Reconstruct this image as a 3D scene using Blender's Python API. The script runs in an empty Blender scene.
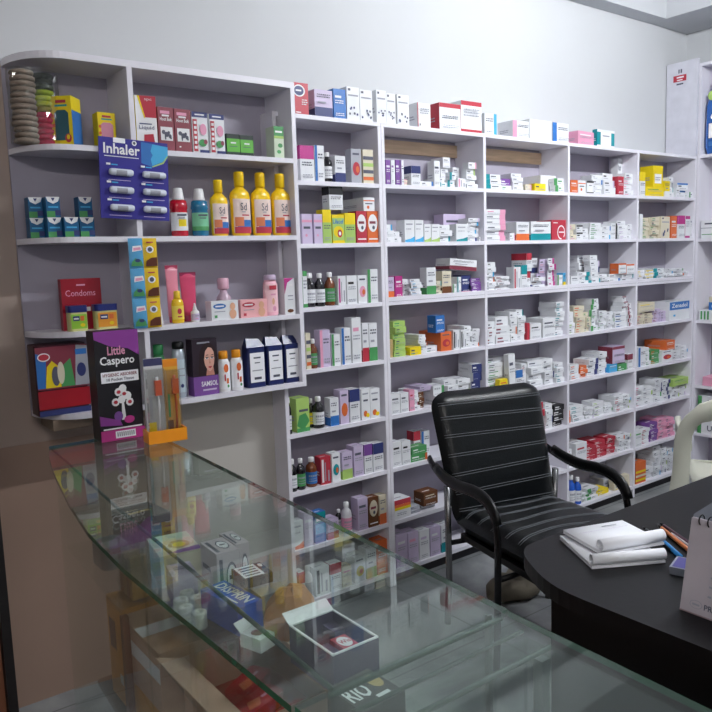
LAMP_A, FILL_B, EXPO = 560, 250, -0.14
import bpy, math, random
from mathutils import Vector, Matrix
scene = bpy.context.scene
COL = scene.collection
PI = math.pi

# ------------------------------------------------------------------ materials
def lin(c):
    return tuple(((x/255)/12.92 if x/255 <= .04045 else ((x/255+.055)/1.055)**2.4) for x in c) + (1,)
MATS = {}
def mat(name, rgb, rough=.5, metal=0, var=.06, scale=14, spec=.4, bump=0, bscale=60, coat=0, stretch=None):
    """Principled with a little procedural colour variation."""
    if name in MATS: return MATS[name]
    m = bpy.data.materials.new(name); m.use_nodes = True
    nt = m.node_tree; b = nt.nodes['Principled BSDF']
    b.inputs['Roughness'].default_value = rough
    b.inputs['Metallic'].default_value = metal
    b.inputs['Specular IOR Level'].default_value = spec
    b.inputs['Coat Weight'].default_value = coat
    tc = nt.nodes.new('ShaderNodeTexCoord'); mp = nt.nodes.new('ShaderNodeMapping')
    nt.links.new(tc.outputs['Object'], mp.inputs['Vector'])
    if stretch: mp.inputs['Scale'].default_value = stretch
    n = nt.nodes.new('ShaderNodeTexNoise'); n.inputs['Scale'].default_value = scale; n.inputs['Detail'].default_value = 3
    nt.links.new(mp.outputs[0], n.inputs['Vector'])
    r = nt.nodes.new('ShaderNodeValToRGB'); c = lin(rgb)
    r.color_ramp.elements[0].position = .3; r.color_ramp.elements[1].position = .7
    r.color_ramp.elements[0].color = tuple(max(0, x*(1-var)) for x in c[:3])+(1,)
    r.color_ramp.elements[1].color = tuple(min(1, x*(1+var)) for x in c[:3])+(1,)
    nt.links.new(n.outputs['Fac'], r.inputs['Fac']); nt.links.new(r.outputs['Color'], b.inputs['Base Color'])
    if bump:
        n2 = nt.nodes.new('ShaderNodeTexNoise'); n2.inputs['Scale'].default_value = bscale; n2.inputs['Detail'].default_value = 4
        nt.links.new(mp.outputs[0], n2.inputs['Vector'])
        bp = nt.nodes.new('ShaderNodeBump'); bp.inputs['Strength'].default_value = bump; bp.inputs['Distance'].default_value = .01
        nt.links.new(n2.outputs['Fac'], bp.inputs['Height']); nt.links.new(bp.outputs['Normal'], b.inputs['Normal'])
    MATS[name] = m
    return m
PAL = dict(W=('white', (226,228,232)), C=('cream', (214,206,184)), L=('lavender', (200,186,214)), G=('green', (76,150,90)),
           E=('grey', (168,170,180)), K=('black', (34,34,38)), N=('navy', (52,60,112)), B=('blue', (52,112,184)),
           S=('sky blue', (70,168,218)), T=('teal', (20,140,150)), P=('pink', (224,156,184)), M=('magenta', (184,56,134)),
           U=('purple', (122,78,152)), R=('red', (182,54,70)), D=('maroon', (132,58,74)), O=('orange', (216,108,58)),
           Y=('yellow', (232,206,30)), A=('tan', (190,166,110)), H=('brown', (104,64,38)), I=('lime', (168,200,110)))
def P(k): n, c = PAL[k]; return mat('card_'+n.replace(' ', '_'), c, .42, spec=.35, var=.03)
INK = mat('ink_dark', (84,86,102), .5)
INKB = mat('ink_black', (40,40,46), .5)
INKG = mat('ink_grey', (156,158,170), .5)
INKW = mat('ink_white', (236,236,238), .45)
LAM = mat('white_laminate', (228,226,235), .38, var=.03, scale=6, bump=.02)
LAMB = mat('lavender_grey_backing', (166,161,176), .5, var=.04, scale=5)
WALLM = mat('wall_paint', (200,202,205), .75, var=.02, scale=1.2, bump=.05, bscale=18)
TANW = mat('tan_wall_paint', (172,154,144), .6, var=.05, scale=2, bump=.05, bscale=14)
CEILM = mat('ceiling_paint', (196,198,202), .8, var=.02, scale=2)
PLY = mat('plywood', (212,184,154), .6, var=.12, scale=8, stretch=(1, 6, 12))
KRAFT = mat('kraft_card', (158,118,84), .7, var=.06, scale=10)
LEATH = mat('black_leather', (6,9,12), .3, var=.15, scale=9, spec=.32, bump=.12, bscale=160)
BLKP = mat('black_plastic', (11,12,14), .35, spec=.35)
CHROME = mat('worn_chrome', (150,150,152), .25, metal=1)
THREAD = mat('grey_thread', (120,124,130), .7)
DESKM = mat('black_desk_laminate', (8,8,11), .42, var=.2, scale=5, spec=.22, bump=.02)
PAPER = mat('paper', (242,243,248), .7, var=.01)
PLASW = mat('cream_plastic', (198,198,184), .4, var=.03, scale=5)
CAPW = mat('white_cap', (232,232,234), .35)
def floor_mat():
    m = bpy.data.materials.new('terrazzo_floor'); m.use_nodes = True; nt = m.node_tree; b = nt.nodes['Principled BSDF']
    tc = nt.nodes.new('ShaderNodeTexCoord')
    n = nt.nodes.new('ShaderNodeTexNoise'); n.inputs['Scale'].default_value = 2.2; n.inputs['Detail'].default_value = 7; n.inputs['Distortion'].default_value = 1.2
    r = nt.nodes.new('ShaderNodeValToRGB'); r.color_ramp.elements[0].position = .3; r.color_ramp.elements[1].position = .72
    r.color_ramp.elements[0].color = lin((82,86,90)); r.color_ramp.elements[1].color = lin((170,172,172))
    v = nt.nodes.new('ShaderNodeTexBrick'); v.inputs['Scale'].default_value = 1; v.offset = 0
    v.inputs['Brick Width'].default_value = .6; v.inputs['Row Height'].default_value = .6; v.inputs['Mortar Size'].default_value = .003
    v.inputs['Color1'].default_value = v.inputs['Color2'].default_value = (1,1,1,1); v.inputs['Mortar'].default_value = (.45,.45,.45,1)
    mx = nt.nodes.new('ShaderNodeMixRGB'); mx.blend_type = 'MULTIPLY'; mx.inputs['Fac'].default_value = 1
    nt.links.new(tc.outputs['Object'], n.inputs['Vector']); nt.links.new(tc.outputs['Object'], v.inputs['Vector'])
    nt.links.new(n.outputs['Fac'], r.inputs['Fac']); nt.links.new(r.outputs['Color'], mx.inputs['Color1']); nt.links.new(v.outputs['Color'], mx.inputs['Color2'])
    nt.links.new(mx.outputs['Color'], b.inputs['Base Color']); b.inputs['Roughness'].default_value = .3
    return m
def glass_mat(name, tint, ior=1.5, rough=.0, veil=0):
    m = bpy.data.materials.new(name); m.use_nodes = True; nt = m.node_tree
    for n in list(nt.nodes):
        if n.type == 'BSDF_PRINCIPLED': nt.nodes.remove(n)
    out = [n for n in nt.nodes if n.type == 'OUTPUT_MATERIAL'][0]
    t = nt.nodes.new('ShaderNodeBsdfTransparent'); t.inputs['Color'].default_value = tint
    g = nt.nodes.new('ShaderNodeBsdfGlossy'); g.inputs['Roughness'].default_value = rough; g.inputs['Color'].default_value = (.95,1,.98,1)
    lw = nt.nodes.new('ShaderNodeLayerWeight'); lw.inputs['Blend'].default_value = .5
    pw = nt.nodes.new('ShaderNodeMath'); pw.operation = 'POWER'; pw.inputs[1].default_value = 5; nt.links.new(lw.outputs['Facing'], pw.inputs[0])
    f = nt.nodes.new('ShaderNodeMath'); f.operation = 'MULTIPLY_ADD'; r0 = ((ior-1)/(ior+1))**2; f.inputs[1].default_value = 1-r0; f.inputs[2].default_value = r0; nt.links.new(pw.outputs[0], f.inputs[0])
    tc = nt.nodes.new('ShaderNodeTexCoord'); n = nt.nodes.new('ShaderNodeTexNoise'); n.inputs['Scale'].default_value = 6
    bp = nt.nodes.new('ShaderNodeBump'); bp.inputs['Strength'].default_value = .02; bp.inputs['Distance'].default_value = .002
    nt.links.new(tc.outputs['Object'], n.inputs['Vector']); nt.links.new(n.outputs['Fac'], bp.inputs['Height']); nt.links.new(bp.outputs['Normal'], g.inputs['Normal'])
    mx = nt.nodes.new('ShaderNodeMixShader')
    nt.links.new(f.outputs[0], mx.inputs[0]); nt.links.new(t.outputs[0], mx.inputs[1]); nt.links.new(g.outputs[0], mx.inputs[2])
    if veil:
        df = nt.nodes.new('ShaderNodeBsdfDiffuse'); df.inputs['Color'].default_value = (.72,.78,.76,1)
        dn = nt.nodes.new('ShaderNodeTexNoise'); dn.inputs['Scale'].default_value = 3; nt.links.new(tc.outputs['Object'], dn.inputs['Vector'])
        dm = nt.nodes.new('ShaderNodeMath'); dm.operation = 'MULTIPLY'; dm.inputs[1].default_value = veil*2; nt.links.new(dn.outputs['Fac'], dm.inputs[0])
        m2 = nt.nodes.new('ShaderNodeMixShader'); nt.links.new(dm.outputs[0], m2.inputs[0]); nt.links.new(mx.outputs[0], m2.inputs[1]); nt.links.new(df.outputs[0], m2.inputs[2]); mx = m2
    nt.links.new(mx.outputs[0], out.inputs['Surface'])
    return m
GLASS = glass_mat('greenish_glass', (.85,.91,.88,1), 1.32, veil=.022)
GLASSC = glass_mat('clear_pane', (.95,.97,.96,1), 1.3)
GLEDGE = mat('green_glass_edge', (40,92,70), .15, spec=.8, var=.2, scale=20)
FILM = glass_mat('clear_film', (.86,.86,.85,1), 1.7, .08)
def emit_mat(name, col, s):
    m = bpy.data.materials.new(name); m.use_nodes = True; b = m.node_tree.nodes['Principled BSDF']
    b.inputs['Emission Color'].default_value = col; b.inputs['Emission Strength'].default_value = s
    b.inputs['Base Color'].default_value = (.9,.9,.9,1)
    return m

# ------------------------------------------------------------------ mesh builder
_txt = {}
def text_mesh(s, bold=False):
    if (s, bold) in _txt: return _txt[(s, bold)]
    cu = bpy.data.curves.new('t', 'FONT'); cu.body = s; cu.resolution_u = 2
    if bold: cu.offset = .022
    o = bpy.data.objects.new('t', cu); COL.objects.link(o)
    dg = bpy.context.evaluated_depsgraph_get()
    me = bpy.data.meshes.new_from_object(o.evaluated_get(dg))
    v = [(p.co.x, p.co.y) for p in me.vertices]; f = [tuple(p.vertices) for p in me.polygons]
    bpy.data.objects.remove(o); bpy.data.curves.remove(cu); bpy.data.meshes.remove(me)
    x0 = min(a for a, _ in v); x1 = max(a for a, _ in v); y0 = min(b for _, b in v); y1 = max(b for _, b in v)
    r = ([((a-x0)/(x1-x0), (b-y0)/(y1-y0)) for a, b in v], f)
    _txt[(s, bold)] = r
    return r
class MB:
    def __init__(self): self.v = []; self.f = []; self.m = []; self.sm = []; self.mats = []
    def mi(self, m):
        if m not in self.mats: self.mats.append(m)
        return self.mats.index(m)
    def face(self, pts, m, smooth=False):
        n = len(self.v); self.v += [tuple(p) for p in pts]; self.f.append(tuple(range(n, n+len(pts)))); self.m.append(self.mi(m)); self.sm.append(smooth)
    def mesh(self, vs, fs, m, smooth=False):
        n = len(self.v); self.v += [tuple(p) for p in vs]; k = self.mi(m)
        for f in fs: self.f.append(tuple(n+i for i in f)); self.m.append(k); self.sm.append(smooth)
    def box(self, x0, x1, y0, y1, z0, z1, m, M=None):
        vs = [(x, y, z) for x in (x0, x1) for y in (y0, y1) for z in (z0, z1)]
        if M: vs = [M @ Vector(p) for p in vs]
        self.mesh(vs, [(0,1,3,2),(4,6,7,5),(0,4,5,1),(2,3,7,6),(0,2,6,4),(1,5,7,3)], m)
    def prism(self, poly, z0, z1, m, mside=None):
        """poly: xy outline counter-clockwise, extruded in z."""
        n = len(poly)
        self.mesh([(x, y, z0) for x, y in poly], [tuple(reversed(range(n)))], m)
        self.mesh([(x, y, z1) for x, y in poly], [tuple(range(n))], m)
        self.mesh([(x, y, z0) for x, y in poly]+[(x, y, z1) for x, y in poly], [(i, (i+1) % n, n+(i+1) % n, n+i) for i in range(n)], mside or m)
    def lathe(self, prof, m, c=(0,0,0), seg=20, sx=1, sy=1, M=None):
        vs = []; fs = []
        for r, z in prof:
            for i in range(seg):
                a = 2*PI*i/seg; vs.append(Vector((c[0]+r*sx*math.cos(a), c[1]+r*sy*math.sin(a), c[2]+z)))
        for j in range(len(prof)-1):
            for i in range(seg):
                k = (i+1) % seg; fs.append((j*seg+i, j*seg+k, (j+1)*seg+k, (j+1)*seg+i))
        fs.append(tuple(reversed(range(seg)))); fs.append(tuple(range((len(prof)-1)*seg, len(prof)*seg)))
        if M: vs = [M @ p for p in vs]
        self.mesh(vs, fs, m, True)
    def sweep(self, path, prof, m, up=(0,0,1), closed=False, smooth=True, scales=None):
        """prof: list of (side, up) offsets swept along path points."""
        path = [Vector(p) for p in path]; n = len(path); k = len(prof); vs = []; fs = []
        for i, p in enumerate(path):
            a = path[i-1] if i else (path[-1] if closed else p); b = path[(i+1) % n] if (closed or i < n-1) else p
            t = (b-a).normalized(); s = t.cross(Vector(up))
            if s.length < 1e-4: s = Vector((1,0,0))
            s.normalize(); u = s.cross(t)
            q = scales[i] if scales else 1
            for x, y in prof: vs.append(p+s*x*q+u*y*q)
        r = n if closed else n-1
        for i in range(r):
            for j in range(k): fs.append((i*k+j, i*k+(j+1) % k, ((i+1) % n)*k+(j+1) % k, ((i+1) % n)*k+j))
        if not closed: fs.append(tuple(reversed(range(k)))); fs.append(tuple(range((n-1)*k, n*k)))
        self.mesh(vs, fs, m, smooth)
    def tube(self, path, r, m, seg=10, **kw):
        self.sweep(path, [(r*math.cos(2*PI*i/seg), r*math.sin(2*PI*i/seg)) for i in range(seg)], m, **kw)
    # printed shapes on a plane given by origin o and axes u, w (n = offset outwards)
    def pl(self, o, u, w, n): self.o = Vector(o); self.u = Vector(u); self.w = Vector(w); self.n = Vector(n); self.k = 0; return self
    def at(self, a, b): return self.o+self.u*a+self.w*b+self.n*(.0005+.0003*self.k)
    def rect(self, a0, b0, a1, b1, m): self.face([self.at(a0,b0), self.at(a1,b0), self.at(a1,b1), self.at(a0,b1)], m); self.k += 1
    def poly(self, pts, m): self.face([self.at(a, b) for a, b in pts], m); self.k += 1
    def disc(self, a, b, ra, rb, m, seg=18): self.poly([(a+ra*math.cos(2*PI*i/seg), b+rb*math.sin(2*PI*i/seg)) for i in range(seg)], m)
    def text(self, s, a0, b0, a1, b1, m, bold=False):
        v, f = text_mesh(s, bold); self.mesh([self.at(a0+x*(a1-a0), b0+y*(b1-b0)) for x, y in v], f, m); self.k += 1
    def build(self, name, parent=None, loc=None, rot=None, bevel=0, subsurf=0):
        me = bpy.data.meshes.new(name); me.from_pydata(self.v, [], self.f)
        for m in self.mats: me.materials.append(m)
        me.polygons.foreach_set('material_index', self.m); me.polygons.foreach_set('use_smooth', self.sm); me.update()
        o = bpy.data.objects.new(name, me); COL.objects.link(o)
        if parent: o.parent = parent
        if loc: o.location = loc
        if rot is not None: o.rotation_euler = rot if isinstance(rot, tuple) else (0,0,rot)
        if bevel:
            b = o.modifiers.new('bevel', 'BEVEL'); b.width = bevel; b.segments = 2; b.limit_method = 'ANGLE'
        if subsurf:
            b = o.modifiers.new('sub', 'SUBSURF'); b.levels = subsurf; b.render_levels = subsurf
        return o
def tag(o, label, cat, group=None, kind=None):
    o['label'] = label; o['category'] = cat
    if group: o['group'] = group
    if kind: o['kind'] = kind
    return o
def empty(name, loc, label, cat, group=None, rot=0):
    o = bpy.data.objects.new(name, None); COL.objects.link(o); o.location = loc; o.rotation_euler = (0,0,rot); o.empty_display_size = .05
    return tag(o, label, cat, group)
def struct(o): o['kind'] = 'structure'; return o
def plab(o, s): o['label'] = s; return o
def rrect(w, h, r, n=6):
    pts = []
    for cx, cy, a0 in ((w/2-r, -h/2+r, -90), (w/2-r, h/2-r, 0), (-w/2+r, h/2-r, 90), (-w/2+r, -h/2+r, 180)):
        for i in range(n+1):
            a = math.radians(a0+90*i/n); pts.append((cx+r*math.cos(a), cy+r*math.sin(a)))
    return pts

# ------------------------------------------------------------------ room shell
m = MB(); m.box(-3.4, 3.0, -5.2, .5, -.1, 0, floor_mat()); struct(m.build('floor'))
m = MB(); m.box(-3.4, 3.0, -5.2, .5, 3.3, 3.4, CEILM); struct(m.build('ceiling'))
m = MB(); m.box(-.53, 3.0, .212, .4, 0, 3.3, WALLM); struct(m.build('wall_back'))
m = MB(); m.box(-3.4, -.53, .104, .4, 2.19, 3.3, WALLM); m.box(-3.4, -.53, .104, .4, .93, 2.19, TANW); m.box(-3.4, -1.0, .1005, .4, 0, .93, mat('brown_shaded_lower_wall', (158,132,118), .5, var=.06, scale=2.5)); m.box(-1.0, -.53, .104, .4, 0, .93, TANW)  # lower left wall browner and darker, its shading put into the colour
m.box(-1.0, -.53, .1005, .104, 0, 1.2, mat('pale_wall_panel', (190,186,180), .6, var=.03, scale=3)); struct(m.build('wall_back_step'))
m = MB(); m.box(2.815, 3.0, -5.2, .212, 0, 3.3, WALLM); struct(m.build('wall_right'))
m = MB(); m.box(-3.4, -3.2, -5.2, .104, 0, 3.3, WALLM); struct(m.build('wall_left'))
m = MB(); m.box(-3.4, 3.0, -5.2, -5.0, 0, 3.3, WALLM); struct(m.build('wall_front'))
m = MB(); m.box(-3.2, 2.38, .1, .212, 2.94, 3.3, CEILM); m.box(2.38, 2.815, -5.0, .212, 2.94, 3.3, CEILM); struct(m.build('trim_1'))
# dark door edge at the far left
m = MB(); m.box(-1.815, -1.795, -.82, -.74, 0, 2.1, mat('dark_door_edge', (20,16,18), .5)); struct(m.build('trim_2'))
m = MB(); m.box(-2.65, -1.817, -.80, -.76, 0, 2.1, mat('brown_door', (120,74,52), .5, var=.15, scale=5, stretch=(1,1,.2))); struct(m.build('door_1'))

# ------------------------------------------------------------------ shelving
ZR = [2.1, 1.839, 1.585, 1.323, 1.064, .803, .554, .301, .062]
T = .009
def shelving(name, label, x0, xs, z0rows, d=.2, back=True, double=False, batt=()):
    """x0..last: panel positions, boards between them."""
    t = empty(name, ((xs[0]+xs[-1])/2, d/2, 0), label, 'shelves')
    cx = (xs[0]+xs[-1])/2
    def loc(mb, nm, **k): o = mb.build(nm, t, **k); o.location = (-cx, -d/2, 0); return o
    top = z0rows[0]+T
    for i, x in enumerate(xs):
        m = MB(); m.box(x-T, x+T, 0, d, 0, z0rows[0]-T, LAM); loc(m, 'side_panel', bevel=.0015)
    for i, z in enumerate(z0rows):
        if i in (0,):
            m = MB(); m.box(xs[0]-T, xs[-1]+T, 0, d, z-T, z+T, LAM); loc(m, 'top_board', bevel=.0015); continue
        for a, b in zip(xs, xs[1:]):
            m = MB(); hh = .018 if (i == 3 and double) else T
            m.box(a+T, b-T, .001, d-.006, z-T, z-T+2*hh, LAM)
            if hh > T: m.box(a+T+.001, b-T-.001, 0, .0012, z-.0005+T-.0015, z+.0005+T-.0015, mat('shelf_joint', (90,86,100), .7))
            loc(m, 'shelf_board')
    m = MB(); m.box(xs[0], xs[-1], d-.005, d+.003, .06, z0rows[0]-T, LAMB); loc(m, 'back_panel')
    m = MB(); m.box(xs[0]+T, xs[-1]-T, .03, .045, 0, z0rows[-1]-T, mat('dark_plinth', (38,36,42), .6)); loc(m, 'plinth')
    for (a, b) in batt:
        m = MB(); m.box(a+T, b-T, d-.02, d-.0055, 2.015, 2.075, PLY); loc(m, 'batten')
    return t
shelving('medicine_shelf', 'narrow white laminate shelving bay beside the cosmetics shelf, eight tiers of syrup boxes', 0, [-.537, -.0105], ZR)
shelving('medicine_shelf', 'wide white laminate wall shelving of four bays, eight tiers packed with medicine boxes', 0,
         [.0085, .645, 1.297, 1.948, 2.589], ZR, double=True, batt=((.0085,.645),(.645,1.297)))

# cosmetics wall shelf with rounded left end
t = empty('cosmetics_shelf', (-1.0, 0, 1.03), 'white wall shelf with rounded left end holding cosmetics and baby products', 'shelves')
def cl(mb, nm, **k): o = mb.build(nm, t, **k); o.location = (1.0, 0, -1.03); return o
def rounded(x1, yb=.1, yf=-.1):
    pts = [(x1, yf), (x1, yb), (-1.50, yb)]
    for i in range(1, 13):
        a = PI/2*i/12; pts.append((-1.35-.15*math.cos(a), yb-(yb-yf)*math.sin(a)))
    return pts
CZ = [2.189, 1.907, 1.615, 1.308, 1.036]
for i, z in enumerate(CZ):
    if i == 0:
        m = MB(); m.prism(rounded(-.503), z-.011, z+.011, LAM); cl(m, 'top_board')
    else:
        m = MB(); m.prism(rounded(-1.158), z-T, z+T, LAM); cl(m, 'rounded_shelf')
        m = MB(); m.box(-1.14, -.521, -.0995, .095, z-T, z+T, LAM); cl(m, 'shelf_board')
m = MB(); m.box(-1.158, -1.14, -.1, .096, CZ[-1]-T, CZ[0]-.011, LAM); cl(m, 'divider_panel')
m = MB(); m.box(-.521, -.503, -.1, .096, CZ[-1]-T, CZ[0]-.011, LAM); cl(m, 'side_panel')
m = MB(); m.box(-1.50, -.521, .095, .1035, CZ[-1]-T, CZ[0]-.011, LAMB); cl(m, 'back_panel')
m = MB(); m.box(-1.47, -1.16, -.05, .1, CZ[-1]-.045, CZ[-1]-T, mat('raw_board', (120,104,90), .7)); cl(m, 'support_rail')

# side unit along the right wall
t = empty('side_shelf', (2.71, -.45, 0), 'tall white shelving unit along the right wall behind the plastic chair', 'shelves')
def sl(mb, nm): o = mb.build(nm, t); o.location = (-2.71, .45, 0); return o
m = MB(); m.box(2.6, 2.8, -.018, 0, 0, 2.66, LAM); sl(m, 'side_panel')
m = MB(); m.box(2.6, 2.8, -.918, -.9, 0, 2.66, LAM); sl(m, 'side_panel')
m = MB(); m.box(2.8, 2.812, -.918, 0, 0, 2.66, LAMB); sl(m, 'back_panel')
m = MB(); m.box(2.595, 2.812, -.918, 0, 2.66, 2.678, LAM); sl(m, 'top_board')
for z in (2.105, 1.577, 1.05, .62, .30, .06):
    m = MB(); m.box(2.6, 2.8, -.9, -.018, z-T, z+T, LAM); sl(m, 'shelf_board')
# tall white panel with a red sticker
m = MB(); m.box(-.009, .009, -.105, .105, 0, .60, mat('white_board', (206,206,216), .4)); m.pl((-.009, .105, 0), (0,-.21,0), (0,0,.60), (-1,0,0))
m.rect(.22, .80, .64, .865, P('R')); m.rect(.38,.885,.42,.925,INK); m.rect(.45,.885,.50,.925,INK); m.rect(.33,.835,.56,.85,INKW); m.rect(.34,.81,.52,.82,INKW); m.rect(.33,.765,.55,.78,INK)
tag(m.build('white_board', loc=(2.583, .1, 2.11)), 'tall white panel with a red sticker standing on top of the shelves at right', 'panel')

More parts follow.
